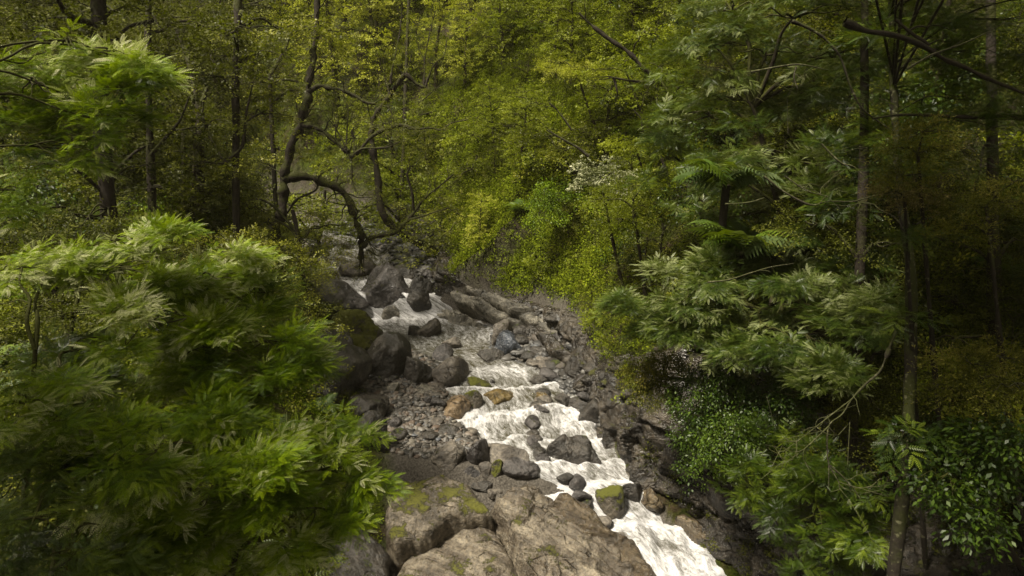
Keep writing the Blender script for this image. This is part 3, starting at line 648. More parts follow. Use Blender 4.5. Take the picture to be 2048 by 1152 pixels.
# ------------------------------------------------------------------ leaf templates (x = outward, z = up side)
def quad_leaf(base, d, side, L, W, fold=0.15, up=(0, 0, 1)):
    base = np.array(base, float); d = np.array(d, float); side = np.array(side, float); up = np.array(up, float)
    return [base, base + d * L * .45 + side * W * .5 + up * fold * W, base + d * L, base + d * L * .45 - side * W * .5 + up * fold * W]
def T_pinnate(L=1.0, pairs=11, ll=.22, w=.29, droop=.25, r=None):
    """one compound leaf: paired leaflets along an arching midrib"""
    q = []
    for i in range(pairs):
        s = .10 + .88 * i / (pairs - 1); x = L * s; z = -droop * L * s * s
        l = ll * L * (math.sin(math.pi * min(1, .18 + s * .80)) ** .7)
        for sg in (-1, 1):
            a = R(62 - 22 * s); d = (math.cos(a), sg * math.sin(a), -.10 - .15 * s)
            q.append(quad_leaf((x, 0, z), d, (-sg * math.sin(a), math.cos(a) * 1, 0), l, l * w, .1))
    q.append(quad_leaf((L * .9, 0, -droop * L * .85), (1, 0, -.4), (0, 1, 0), ll * L * .5, ll * L * .25))
    q.append([np.array((0, -.008 * L, 0)), np.array((L * .5, -.006 * L, -droop * L * .25)), np.array((L * .5, .006 * L, -droop * L * .25)), np.array((0, .008 * L, 0))])
    return np.array(q)
def rotm(yaw, pitch, roll=0):
    return np.array(Matrix.Rotation(yaw, 3, 'Z') @ Matrix.Rotation(-pitch, 3, 'Y') @ Matrix.Rotation(roll, 3, 'X'))
def combine(lst):
    """lst of (quads (k,4,3), R, offset, scale, tone) -> template"""
    Q, tone = [], []
    for q, Rm, off, s, tn in lst:
        Q.append((q * s) @ Rm.T + np.array(off)); tone.append(np.full(len(q), tn))
    return np.concatenate(Q), np.concatenate(tone)
def T_spray_pinnate(n=7, L=.62, leaf=.34, seed=0, pairs=11, tw=1):
    r = np.random.default_rng(seed); out = []
    for i in range(n):
        s = .12 + .88 * i / (n - 1); sg = 1 if i % 2 else -1; last = i == n - 1
        yaw = 0 if last else sg * R(r.uniform(38, 68)) * (1.1 - .4 * s)
        out.append((T_pinnate(pairs=pairs), rotm(yaw, R(r.uniform(-8, 26)), R(r.normal(0, 14))), (L * s, 0, .10 * s * L), leaf * r.uniform(.8, 1.1) * (1 - .25 * s), .25 + .6 * s + r.normal(0, .12)))
    return combine(out)
def T_spray_flat(n=34, L=.5, leaf=.06, seed=0, spread=.5, thick=.05, asp=.62):
    """layered small-leaved twig spray"""
    r = np.random.default_rng(seed); q = []; tn = []
    for i in range(n):
        s = r.random() ** .7; y = r.uniform(-1, 1) * spread * L * math.sin(math.pi * min(1, .15 + .8 * s)); x = L * s; z = r.normal(0, thick) * L - .12 * s * s * L - .3 * abs(y)
        a = math.atan2(y, x) + r.normal(0, .5); l = leaf * r.uniform(.7, 1.3); roll = r.normal(0, .5)
        d = np.array((math.cos(a), math.sin(a), r.normal(0, .35))); d /= np.linalg.norm(d); sd = np.array((-math.sin(a) * math.cos(roll), math.cos(a) * math.cos(roll), math.sin(roll)))
        q.append(quad_leaf((x, y, z), d, sd, l, l * asp, .1)); tn.append(.25 + .5 * s + r.normal(0, .15))
    return np.array(q), np.array(tn)
def T_cluster(n=30, rad=.25, leaf=.09, seed=0, asp=.5, hang=.2):
    r = np.random.default_rng(seed); q = []; tn = []
    for i in range(n):
        p = r.normal(size=3); p /= np.linalg.norm(p); p *= rad * r.random() ** .4; p[0] += rad
        d = p / rad - np.array((.6, 0, 0)) + r.normal(0, .45, 3) - np.array((0, 0, hang)); d /= np.linalg.norm(d)
        sd = np.cross(d, r.normal(size=3) * .6 + np.array((0, 0, 1.))); sd /= np.linalg.norm(sd); l = leaf * r.uniform(.7, 1.3)
        q.append(quad_leaf(p, d, sd, l, l * asp, .12, np.cross(sd, d))); tn.append(.5 + r.normal(0, .25))
    return np.array(q), np.array(tn)
def T_needles(n=60, rad=.3, seed=0, leaf=.07):
    r = np.random.default_rng(seed); q = []; tn = []
    for i in range(n):
        br = r.integers(0, 7); a = (br - 3) * .32; s = r.random(); b0 = np.array((math.cos(a), math.sin(a), .25 * math.sin(br * 2.3))) * s * rad * 2
        d = np.array((math.cos(a), math.sin(a), .3)) + r.normal(0, .6, 3); d /= np.linalg.norm(d); sd = np.cross(d, r.normal(size=3)); sd /= np.linalg.norm(sd)
        q.append(quad_leaf(b0, d, sd, leaf * r.uniform(.6, 1.3), leaf * .28, 0)); tn.append(.3 + .4 * s + r.normal(0, .2))
    return np.array(q), np.array(tn)
def T_fern(pairs=16, seed=0, sub=False):
    """one long arching frond of length 1"""
    r = np.random.default_rng(seed); q = []; tn = []
    def cur(s): return np.array((s * .92, 0, .34 * math.sin(s * 2.1) - .42 * s * s))
    for i in range(pairs):
        s = .12 + .86 * i / (pairs - 1); c = cur(s); l = .30 * math.sin(math.pi * min(1, .22 + .76 * s)) ** .8
        for sg in (-1, 1):
            a = R(72 - 20 * s); m_ = c + np.array((math.cos(a), sg * math.sin(a), -.05)) * l * .5
            e = c + np.array((math.cos(a), sg * math.sin(a), -.38)) * l; sd = np.array((1, 0, 0)) * l * .15
            q.append([c - sd * .5, c + sd * .5, m_ + sd, m_ - sd * .6]); q.append([m_ - sd * .6, m_ + sd, e + sd * .05, e - sd * .05])
            t_ = .4 + .3 * s + r.normal(0, .15); tn += [t_, t_ + .08]
    return np.array(q), np.array(tn)
TPL = {
 'kowhai': [T_spray_pinnate(6, .50, .46, k, 9) for k in range(3)],
 'kowhai_far': [T_spray_pinnate(6, .5, .34, 10 + k, 6) for k in range(3)],
 'beech': [T_spray_flat(30, .55, .085, k) for k in range(4)],
 'beech_fine': [T_spray_flat(44, .55, .05, 30 + k, thick=.08) for k in range(4)],
 'gloss': [T_cluster(26, .2, .085, k) for k in range(3)],
 'broad': [T_cluster(13, .2, .16, 40 + k, .5, .4) for k in range(3)],
 'needles': [T_needles(60, .26, k) for k in range(3)],
 'silver': [T_spray_flat(40, .6, .075, 60 + k, thick=.04) for k in range(2)],
 'mosstuft': [T_cluster(14, .1, .05, 70 + k, .5, .2) for k in range(3)],
}
FERN = [T_fern(15, k) for k in range(3)]

def frames(d, up):
    d = d / np.linalg.norm(d, axis=1)[:, None]; y = np.cross(up, d); y /= np.linalg.norm(y, axis=1)[:, None] + 1e-9
    return np.stack([d, y, np.cross(d, y)], -1)
def leaves_at(name, tpl, mat, pos, d, scl, parent, origin, seed=0, upj=.25, tone=0.0, tonej=.18, upv=None):
    r = np.random.default_rng(seed); T = TPL[tpl] if isinstance(tpl, str) else tpl; V, A = [], []
    idx = r.integers(0, len(T), len(pos)); up = np.array([0, 0, 1.]) + r.normal(0, upj, (len(pos), 3))
    if upv is not None: up = up + upv
    fr = frames(d, up)
    for k, (q, tn) in enumerate(T):
        s = idx == k
        if not s.any(): continue
        v = np.einsum('nij,kj->nki', fr[s], q.reshape(-1, 3)) * scl[s][:, None, None] + pos[s][:, None]
        V.append(v.reshape(-1, 3)); A.append((tn[None] + (np.broadcast_to(tone, (len(pos),))[s][:, None] + r.normal(0, tonej, (s.sum(), 1)))).ravel())
    V = np.concatenate(V); F = np.arange(len(V)).reshape(-1, 4)
    return mesh(name, V, F, M[mat], parent, rnd=np.concatenate(A), origin=origin)

def pad_points(r, c, rad, h, n, rim=.5):
    """a leafy layer: domed top, drooping rim, shoots pointing outwards"""
    a = r.uniform(0, 2 * np.pi, n); q = r.random(n) ** rim; x = np.cos(a) * q; y = np.sin(a) * q
    lob = .78 + .34 * vnoise(np.stack([np.cos(a) * 1.9 + c[0] * 3, np.sin(a) * 1.9 + c[1] * 3, a * 0 + c[2]], -1), 5)
    rx, ry = (rad, rad) if np.isscalar(rad) else rad
    z = h * (.55 - .9 * q ** 2.2) * 1.0 - h * r.random(n) ** 2 * .9 + h * .35 * vnoise(np.stack([x * 3 + c[0], y * 3 + c[1], x * 0], -1), 8)
    p = np.stack([c[0] + x * rx * lob, c[1] + y * ry * lob, c[2] + z], -1)
    d = np.stack([np.cos(a) * (.35 + q), np.sin(a) * (.35 + q), .42 - .75 * q + r.normal(0, .22, n)], -1) + r.normal(0, .28, (n, 3))
    return p, d
def limb(a, b, r, sag=.15, kink=.12, n=5):
    a, b = np.array(a, float), np.array(b, float); L = np.linalg.norm(b - a); pts = [a]
    for i in range(1, n): s = i / n; pts.append(a + (b - a) * s + np.array([0, 0, sag * L * math.sin(math.pi * s)]) + r.normal(0, kink * L / n, 3))
    pts.append(b); return smooth_path(pts, 3)
def twigs(r, path, rad0, count, length, V, F, n0, tips, k=4):
    for _ in range(count):
        i = r.integers(len(path) // 3, len(path) - 1); d = path[min(i + 1, len(path) - 1)] - path[i]; d /= np.linalg.norm(d) + 1e-9
        rad0 = min(rad0, .028); e = d + r.normal(0, .7, 3) + np.array([0, 0, .15]); e /= np.linalg.norm(e); L = length * r.uniform(.5, 1.2)
        pts = [path[i]]
        for s in range(4): e = e + r.normal(0, .3, 3); e /= np.linalg.norm(e); pts.append(pts[-1] + e * L / 4)
        v, f = tube(smooth_path(pts, 2), np.linspace(rad0, rad0 * .3, 9), k, 0, 0); V.append(v); F.append(f + n0); n0 += len(v); tips.append((pts[-1], e))
    return n0
def tree(name, label, cat, base, trunks, pads, tpl, mat, bark='bark', scale=1.0, dens=14, seed=0, group=None, tone=0.0, limbr=.05, twig=3, crown='crown', rim=.5, upj=.25, lean=None, split=1):
    """trunks: list of (points, r0, r1); pads: list of (centre, radius, height)"""
    r = np.random.default_rng(seed); root = empty(name, base, label, cat, group); V, F = [], []; n0 = 0; paths = []
    for pts, r0, r1 in trunks:
        sp = smooth_path(pts, 6); v, f = tube(sp, np.linspace(r0, r1, len(sp)), 10, seed, .18); V.append(v); F.append(f + n0); n0 += len(v); paths.append(sp)
    if V: mesh('trunk', np.concatenate(V), np.concatenate(F), M[bark], root, True, origin=base)
    allp = np.concatenate(paths) if paths else np.array([base])
    V, F = [], []; n0 = 0; pos, dr = [], []; tips = []; tn = []
    for c, rad, h in pads:
        c = np.array(c, float); q = allp[np.argmin(np.linalg.norm(allp - c, axis=1) + 1.2 * np.clip(allp[:, 2] - c[2] + .2, 0, None))]
        rr = rad if np.isscalar(rad) else max(rad); lp = limb(q, c, r)
        lr = limbr * (.6 + .5 * rr); v, f = tube(lp, np.linspace(lr, lr * .3, len(lp)), 6, seed, .1); V.append(v); F.append(f + n0); n0 += len(v)
        for _ in range(twig + 1):
            a = r.uniform(0, 6.28); e = c + np.array([math.cos(a) * rr * .8, math.sin(a) * rr * .8, -.1 * h]); tp = limb(lp[-4], e, r, .05, .25, 4)
            v, f = tube(tp, np.linspace(lr * .45, lr * .12, len(tp)), 5, seed, 0); V.append(v); F.append(f + n0); n0 += len(v)
        if seed < 900: mesh('branch', np.concatenate(V), np.concatenate(F), M[bark], root, True, origin=base); V, F = [], []; n0 = 0
        area = rr * rr * 3.1 if np.isscalar(rad) else rad[0] * rad[1] * 3.1
        rx_, ry_ = (rad, rad) if np.isscalar(rad) else rad
        for k_ in range(split):
            if split > 1: a = r.uniform(0, 6.28); q_ = r.uniform(.3, 1.1); cs_ = c + np.array([math.cos(a) * rx_ * q_, math.sin(a) * ry_ * q_, h * r.uniform(-1.2, 1.1)]); rs_ = (rx_ * r.uniform(.32, .6), ry_ * r.uniform(.32, .6)); hs_ = h * r.uniform(.35, .7)
            else: cs_, rs_, hs_ = c, (rx_, ry_), h
            p, d = pad_points(r, cs_, rs_, hs_, max(5, int(dens * rs_[0] * rs_[1] * 3.1 / scale ** 2)), rim); pos.append(p); tn.append(np.full(len(p), r.normal(0, .19)))
            if split > 1: d = d + r.normal(0, .25, 3)
            dr.append(d if lean is None else d + np.array(lean))
    if V: mesh('branches', np.concatenate(V), np.concatenate(F), M[bark], root, True, origin=base)
    pos, dr = np.concatenate(pos), np.concatenate(dr); tone = tone + np.concatenate(tn)
    leaves_at(crown, tpl, mat, pos, dr, scale * r.uniform(.7, 1.2, len(pos)), root, base, seed, tone=tone, upj=upj)
    return root
def px_pads(lst, squash=1.0, jit=.35, seed=0):
    """pads written as (u, v, half-width px, half-height px, distance)"""
    r = np.random.default_rng(seed); out = []
    for u, v, w_, h_, t in lst:
        k = t / FPX; c = P(u, v, t + r.uniform(-jit, jit)); out.append((c, (w_ * k, w_ * k * .85), h_ * k * squash))
    return out
def root_at(u, v): return hit(u, v)[0]
def ground_pt(x, y): return np.array([x, y, float(ground_z(x, y)) - .1])

# ------------------------------------------------------------------ far trees on the hillsides (copies of five kinds)
def proto_tree(k, H, rad, tpl, mat, name, scale, dens, npad, bark='bark'):
    r = np.random.default_rng(900 + k); b = np.zeros(3); lean = r.normal(0, .06, 2) * H
    tr = [b, [lean[0] * .3, lean[1] * .3, H * .35], [lean[0] * .7 + .1, lean[1], H * .65], [lean[0], lean[1], H * .92]]
    pads = []
    for i in range(npad):
        s = (i + .5) / npad; z = H * (.2 + .78 * s); w_ = rad * (math.sin(math.pi * (.22 + .72 * s)) ** .8); a = i * 2.4 + r.normal(0, .3); q = w_ * r.uniform(.25, .75)
        pads.append(((lean[0] * s + math.cos(a) * q, lean[1] * s + math.sin(a) * q, z), rad * r.uniform(.34, .52), rad * .32))
    return tree(name, 'x', 'tree', b, [(tr, .016 * H + .04, .03)], pads, tpl, mat, bark, scale, dens, 900 + k, limbr=.05)
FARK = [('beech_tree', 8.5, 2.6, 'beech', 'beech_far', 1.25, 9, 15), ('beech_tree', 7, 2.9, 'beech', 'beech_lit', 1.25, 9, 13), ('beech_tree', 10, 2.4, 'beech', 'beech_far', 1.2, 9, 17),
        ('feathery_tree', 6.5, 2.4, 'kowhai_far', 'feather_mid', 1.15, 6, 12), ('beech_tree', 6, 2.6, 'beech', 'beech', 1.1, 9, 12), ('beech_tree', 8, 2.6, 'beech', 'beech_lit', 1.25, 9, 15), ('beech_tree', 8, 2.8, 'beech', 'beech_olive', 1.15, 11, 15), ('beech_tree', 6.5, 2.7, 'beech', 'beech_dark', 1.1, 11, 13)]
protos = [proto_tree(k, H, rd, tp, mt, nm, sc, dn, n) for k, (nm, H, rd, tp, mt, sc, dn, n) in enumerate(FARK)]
protos_free = set(range(len(protos)))
def put(k, base, s, rz, label, group, cat='tree'):
    if k in protos_free: o = protos[k]; protos_free.discard(k)
    else: o = copy_tree(protos[k])
    o.location = Vector([float(a) for a in base]); o.scale = (s, s, s); o.rotation_euler = (0, 0, rz)
    return tag(o, label, cat, group)
rr = np.random.default_rng(77)
def spaced(cands, dmin):
    out = []
    for c in cands:
        if all((c[0] - o[0]) ** 2 + (c[1] - o[1]) ** 2 > dmin ** 2 for o in out): out.append(c)
    return out
# upstream hillside
c_ = [(x, y) for x, y in zip(rr.uniform(-34, 34, 3200), rr.uniform(33, 84, 3200))]
def infr(x, y, z, m=140):
    d = np.array([x, y, z - CAM_H]); dep = d[1] * math.cos(PITCH) - d[2] * math.sin(PITCH)
    if dep < 1: return False
    u = 1024 + FPX * d[0] / dep; v = 576 - FPX * (d[1] * math.sin(PITCH) + d[2] * math.cos(PITCH)) / dep
    return (-m < u < 2048 + m and -m < v < 1152 + m), u, v
cc = []
for x, y in c_:
    z = float(ground_z(x, y)); zw, xl, xr, xg, xw = st(y)
    if xg - 1.5 < x < xw + 1.0: continue
    q = infr(x, y, z + 3)
    if q and q[0]: cc.append((x, y, z, q[1]))
cc = sorted(spaced(cc, 2.25), key=lambda c: abs(c[3] - 950) * .02 + c[1] * .5)[:270]
for i, (x, y, z, u) in enumerate(cc):
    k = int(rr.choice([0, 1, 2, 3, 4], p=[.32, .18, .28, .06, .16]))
    if u < 560 or u > 1500: k = int(rr.choice([6, 7, 4], p=[.5, .3, .2]))  # dark leaf copies paint the shade of both sides
    if 780 < u < 1130 and y > 36: k = int(rr.choice([0, 2, 5], p=[.45, .35, .2]))  # brighter leaf copies paint the light on the far hillside
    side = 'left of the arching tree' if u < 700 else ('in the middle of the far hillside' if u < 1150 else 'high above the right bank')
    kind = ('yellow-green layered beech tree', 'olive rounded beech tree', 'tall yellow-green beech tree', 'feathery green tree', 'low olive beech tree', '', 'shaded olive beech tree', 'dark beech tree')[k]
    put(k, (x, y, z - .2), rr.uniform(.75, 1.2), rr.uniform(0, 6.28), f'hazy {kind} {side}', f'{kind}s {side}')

# young trees in layers on the two slopes
c2 = []
for _ in range(5000):
    y = rr.uniform(15, 36); x = rr.uniform(-22, 19); zw, xl, xr, xg, xw = st(y)
    if xg - 3.2 < x < xw + 1.3 or (x < 0 and y < 19): continue
    z = float(ground_z(x, y)); q = infr(x, y, z + 1.5, 60)
    if q and q[0]: c2.append((x, y, z, q[1], q[2]))
for i, (x, y, z, u, v) in enumerate(spaced(c2, 1.75)[:105]):
    k = int(rr.choice([0, 1, 2, 3, 4, 5], p=[.10, .24, .03, .15, .22, .26])); left = x < 0 and u < 860
    if u < 620 or u > 1420: k = int(rr.choice([6, 7, 3], p=[.45, .35, .2]))  # dark leaf copies again stand in for shade at the sides
    zw, xl, xr, xg, xw = st(y); s = rr.uniform(.36, .62)
    if not left and x < xw + 3: s = rr.uniform(.26, .4)
    kind = ('yellow-green layered young beech', 'olive young beech', 'tall young yellow-green beech', 'young feathery green tree', 'low olive young beech', 'rounded yellow-green young beech', 'shaded olive young beech', 'dark young beech')[k]
    where = 'on the left slope' if left else ('on the right slope above the ledges' if u < 1200 else 'on the right slope behind the feathery trees')
    put(k, (x, y, z - .15), s, rr.uniform(0, 6.28), f'{kind} {where}', f'{kind} trees {where}')

# ------------------------------------------------------------------ shrubs and ferns on both slopes
def proto_shrub(k, name, H, rad, tpl, mat, scale, dens, npad):
    r = np.random.default_rng(950 + k); pads = []
    for i in range(npad):
        a = i * 2.4; q = rad * (.15 + .7 * (i / npad)); pads.append(((math.cos(a) * q, math.sin(a) * q, H * (.85 - .55 * (i / npad)) * r.uniform(.85, 1.1)), rad * r.uniform(.4, .6), H * .3))
    return tree(name, 'x', 'shrub', np.zeros(3), [([[0, 0, 0], [.05, .03, H * .3], [0, .05, H * .7]], .035, .015)], pads, tpl, mat, 'barkdark', scale, dens, 950 + k, limbr=.02, crown='foliage')
def proto_fern(k, n=11, L=.75):
    r = np.random.default_rng(980 + k); root = empty('fern', (0, 0, 0), 'x', 'fern'); a = np.linspace(0, 2 * np.pi, n, endpoint=False) + r.normal(0, .2, n)
    d = np.stack([np.cos(a), np.sin(a), r.uniform(.1, .7, n)], -1); leaves_at('fronds', FERN, 'fern', np.zeros((n, 3)) + [0, 0, .05], d, L * r.uniform(.75, 1.15, n), root, np.zeros(3), k)
    V, F = tube([[0, 0, -.1], [0, 0, .0], [0, 0, .08]], [.05, .045, .03], 6); mesh('stem', V, F, M['barkdark'], root, True); return root
SK = [('shrub', 1.3, .8, 'beech_fine', 'beech', 1.0, 16, 6), ('shrub', 1.1, .8, 'gloss', 'gloss', 1.0, 22, 6), ('shrub', 1.5, .9, 'kowhai_far', 'feather_mid', .8, 9, 6),
      ('shrub', 1.0, .8, 'beech', 'beech_lit', .8, 14, 5), ('shrub', 1.2, .9, 'beech_fine', 'beech_dark', 1.0, 16, 6), ('shrub', 1.1, .7, 'gloss', 'lime', .8, 20, 5)]
o0 = len(protos); protos += [proto_shrub(k, *a) for k, a in enumerate(SK)]; protos += [proto_fern(0), proto_fern(1, 13, .9)]
protos_free |= set(range(o0, len(protos)))
SN = ['olive small-leaved shrub', 'dark glossy-leaved shrub', 'feathery-leaved shrub', 'yellow-green shrub', 'dark small-leaved shrub', 'bright lime-green shrub', 'green fern', 'large green fern']
cand = []
for _ in range(9000):
    y = rr.uniform(6, 36); x = rr.uniform(-20, 20); zw, xl, xr, xg, xw = st(y)
    if xg - .4 < x < xw + (.6 if y > 15 else .6): continue
    z = float(ground_z(x, y)); q = infr(x, y, z + .4, 90)
    if not (q and q[0]): continue
    if math.hypot(x, y) < 6.5 or (x < 0 and x > xg - 1.9 and 16 < y < 30) or (x < 0 and x > xg - .8): continue
    cand.append((x, y, z, q[1], q[2]))
sh = spaced(cand, .88)[:400]
for i, (x, y, z, u, v) in enumerate(sh):
    left = x < 0 and u < 900
    if left: k = int(rr.choice(8, p=[.22, .12, .14, .06, .26, .02, .10, .08])); where = 'on the shaded left bank' if v > 430 else 'under the trees of the left slope'
    elif u < 1250: k = int(rr.choice(8, p=[.20, .08, .12, .24, .08, .10, .10, .08])); where = 'on the mossy bluff right of the ledges' if v > 330 else 'on the slope above the mossy bluff'
    else: k = int(rr.choice(8, p=[.24, .16, .14, .10, .16, .02, .10, .08])); where = 'on the lower right-hand slope' if v > 560 else 'on the upper right-hand slope'
    s = rr.uniform(.8, 1.4) * (1 if y < 22 else 1.2)
    zw, xl, xr, xg, xw = st(y)
    if xw < x < xw + 1.6: s *= .55
    put(o0 + k, (x, y, z - .05), s, rr.uniform(0, 6.28), f'{SN[k]} {where}', f'{SN[k]}s {where}', 'fern' if k > 5 else 'shrub')
for k in list(protos_free):
    for ch in list(protos[k].children): bpy.data.objects.remove(ch)
    bpy.data.objects.remove(protos[k])

# moss and small leaves hugging the slopes
def cover(name, label, tpl, mat, N, y0, y1, x0, x1, smin, smax, seed, keep=None, out=.05):
    r = np.random.default_rng(seed); y = r.uniform(y0, y1, N); x = r.uniform(x0, x1, N); _, xl, xr, xg, xw = st(y)
    ok = (x < xg - out) | (x > xw + out)
    if keep: ok &= keep(x, y)
    x, y = x[ok], y[ok]; z = ground_z(x, y); e = .15
    nx_ = -(ground_z(x + e, y) - z) / e; ny_ = -(ground_z(x, y + e) - z) / e
    nrm = np.stack([nx_, ny_, 1 + 0 * x], -1); nrm /= np.linalg.norm(nrm, axis=1)[:, None]
    d = nrm * .5 + r.normal(0, .6, nrm.shape) + np.array([0, 0, .1])
    o = leaves_at(name, tpl, mat, np.stack([x, y, z], -1), d, r.uniform(smin, smax, len(x)), None, None, seed, upv=nrm * 1.5)
    return tag(o, label, 'ground cover', kind='stuff')
cl = lambda f, s: (lambda x, y: (fbm(np.stack([x * f, y * f, 0 * x], -1), 3, s) > -.02))
cover('moss', 'yellow-green moss tufts on the right-hand bluff', 'mosstuft', 'moss', 52000, 8, 34, -5, 9, .6, 1.7, 61, cl(.7, 4), out=.5)
cover('moss', 'bright moss on the steep bank above the ledges', 'mosstuft', 'moss', 26000, 20, 32, -6, 5, .8, 2.0, 67, out=.55)
cover('ground_cover', 'yellow-green small plants on the mossy bluff', 'beech_fine', 'beech_lit', 3600, 18, 33, -5, 6, .4, .9, 68, out=.7)
cover('ground_cover', 'small olive leaves covering the right-hand slope', 'beech_fine', 'beech', 9000, 7, 34, -4, 17, .4, 1.0, 62, out=.55)
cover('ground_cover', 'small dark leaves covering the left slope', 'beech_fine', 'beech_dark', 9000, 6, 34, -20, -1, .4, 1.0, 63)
cover('moss', 'dull moss tufts on the left bank', 'mosstuft', 'moss', 16000, 12, 30, -12, -2, .5, 1.3, 64, cl(.7, 9))
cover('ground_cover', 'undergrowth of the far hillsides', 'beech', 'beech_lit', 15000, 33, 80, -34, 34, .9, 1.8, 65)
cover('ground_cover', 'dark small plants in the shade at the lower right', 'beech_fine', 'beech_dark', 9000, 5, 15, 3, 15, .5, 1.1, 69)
cover('ground_cover', 'dark glossy leaves low on the right-hand slope', 'gloss', 'gloss', 2600, 6, 16, 3, 13, .4, .9, 70, out=.9)

# ------------------------------------------------------------------ the arching beech over the stream
def ZP(lst, t, sc=2.173, ox=480, oy=30):
    """limb outline noted in an enlarged view of the photo, set at distance t (t may change along it)"""
    n = len(lst); tt = np.linspace(t[0], t[1], n) if isinstance(t, tuple) else np.full(n, t)
    return np.array([P(ox + x / sc, oy + y / sc, k) for (x, y), k in zip(lst, tt)])
def crooked(name, label, cat, base, limbs, leaf=None, group=None, seed=0, bark='bark', subn=5, subl=.9, wob=.15, trunk_n=1):
    """limbs: list of (points, r0, r1); twigs grow from them; leaf = (tpl, mat, scale, per tip, spread)"""
    r = np.random.default_rng(seed); root = empty(name, base, label, cat, group); tips = []
    V, F, n0 = [], [], 0; V2, F2, m0 = [], [], 0
    for i, (pts, r0, r1) in enumerate(limbs):
        sp = smooth_path(pts, 6); v, f = tube(sp, np.linspace(r0, r1, len(sp)) * .88 * (1 + .12 * np.sin(np.arange(len(sp)) * 1.3 + i)), 8, seed + i, wob)
        if i >= trunk_n:
            Vb, Fb, q0 = [v], [f], len(v); L = np.linalg.norm(np.diff(sp, axis=0), axis=1).sum(); k0 = len(tips)
            q0 = twigs(r, sp, max(.006, r1 * .6), int(subn * L) + 1, subl, Vb, Fb, q0, tips); tips.append((sp[-1], sp[-1] - sp[-2]))
            for tp, e in list(tips[k0:]):
                q = np.array([tp, tp + e * .15 + r.normal(0, .1, 3), tp + e * .3 + r.normal(0, .2, 3)]); v, f = tube(q, [.006, .004, .003], 4, 0, 0); Vb.append(v); Fb.append(f + q0); q0 += len(v)
            mesh('side_branch' if cat == 'branch' else 'limb', np.concatenate(Vb), np.concatenate(Fb), M[bark], root, True, origin=base); continue
        V.append(v); F.append(f + n0); n0 += len(v); L = np.linalg.norm(np.diff(sp, axis=0), axis=1).sum()
        n0 = twigs(r, sp, max(.008, r1 * .6), int(subn * L * .25), subl, V, F, n0, tips); tips.append((sp[-1], sp[-1] - sp[-2]))
    mesh('trunk', np.concatenate(V), np.concatenate(F), M[bark], root, True, origin=base)
    if leaf:
        tpl, mat, sc, per, spread = leaf; tp = np.array([a for a, b in tips]); td = np.array([b / (np.linalg.norm(b) + 1e-9) for a, b in tips])
        tp = np.repeat(tp, per, 0) + r.normal(0, spread, (len(tp) * per, 3)) * np.array([1, 1, .35]); td = np.repeat(td, per, 0) * .6 + r.normal(0, .5, (len(td) * per, 3)) * np.array([1, 1, .35])
        leaves_at('crown', tpl, mat, tp, td, sc * r.uniform(.6, 1.2, len(tp)), root, base, seed)
    return root
T0 = 21.0
zb = [(140, 1010), (150, 950), (175, 880), (190, 790), (190, 720), (215, 600), (255, 500), (285, 400), (300, 300), (320, 180), (330, 60), (335, -60), (325, -160)]
limbs = [
 (ZP(zb, T0), .19, .09),
 (ZP([(300, 335), (350, 308), (400, 318), (440, 325), (500, 350), (545, 378), (590, 385)], (T0, T0 - 1)), .105, .03),
 (ZP([(265, 480), (320, 482), (370, 512), (420, 557), (462, 590), (487, 617)], (T0, T0 - .8)), .10, .07),
 (ZP([(487, 617), (520, 590), (560, 540), (610, 505), (660, 490), (705, 478), (760, 495), (830, 490), (870, 500), (920, 470), (990, 455)], (T0 - .8, T0 - 1.2)), .065, .018),
 (ZP([(487, 617), (530, 582), (600, 578), (650, 572), (700, 545)], (T0 - .8, T0 - 1.6)), .05, .015),
 (ZP([(470, 592), (445, 545), (420, 500), (400, 470)], (T0 - .8, T0 - .2)), .04, .015),
 (ZP([(500, 600), (495, 540), (488, 500), (530, 455)], (T0 - .8, T0)), .045, .015),
 (ZP([(460, 585), (465, 500), (470, 430), (465, 370)], (T0 - .8, T0 - .3)), .035, .015),
 (ZP([(485, 617), (487, 680), (490, 730), (520, 785), (560, 760)], (T0 - .8, T0 - .8)), .022, .01),
 (ZP([(255, 290), (200, 280), (150, 285), (90, 260)], (T0, T0 + 1)), .05, .015),
 (ZP([(190, 720), (215, 702), (280, 705), (350, 716), (420, 750), (468, 790), (490, 850), (508, 912), (530, 965), (525, 1010), (520, 1062)], (T0, T0 + .3)), .15, .11),
 (ZP([(530, 1010), (560, 975), (620, 958), (680, 940), (720, 900), (760, 850), (810, 790), (860, 750), (930, 690)], (T0 + .2, T0 + .8)), .115, .025),
 (ZP([(755, 850), (750, 780), (728, 700), (740, 650)], (T0 + .4, T0)), .055, .018),
 (ZP([(735, 890), (800, 872), (860, 852), (922, 835)], (T0 + .4, T0)), .035, .012),
 (ZP([(555, 1020), (610, 1047), (662, 1003)], (T0 + .2, T0)), .035, .012),
 (ZP([(205, 860), (250, 800), (330, 760), (345, 700), (400, 665)], (T0, T0 - 1)), .04, .012),
]
base = ground_pt(*P(480 + 140 / 2.173, 30 + 1010 / 2.173, T0)[:2]); limbs[0][0][0] = base
crooked('beech_tree', 'large mossy beech whose crooked limbs arch out over the stream', 'tree', base, limbs, ('beech_fine', 'beech', .62, 4, .22), seed=31, subn=4.5, subl=.9, wob=.32, bark='barkdark')
T1 = 24.5
b1 = ZP([(575, 470)], T1)[0]; g1 = ground_pt(b1[0] + 2.2, b1[1] + 1.5)
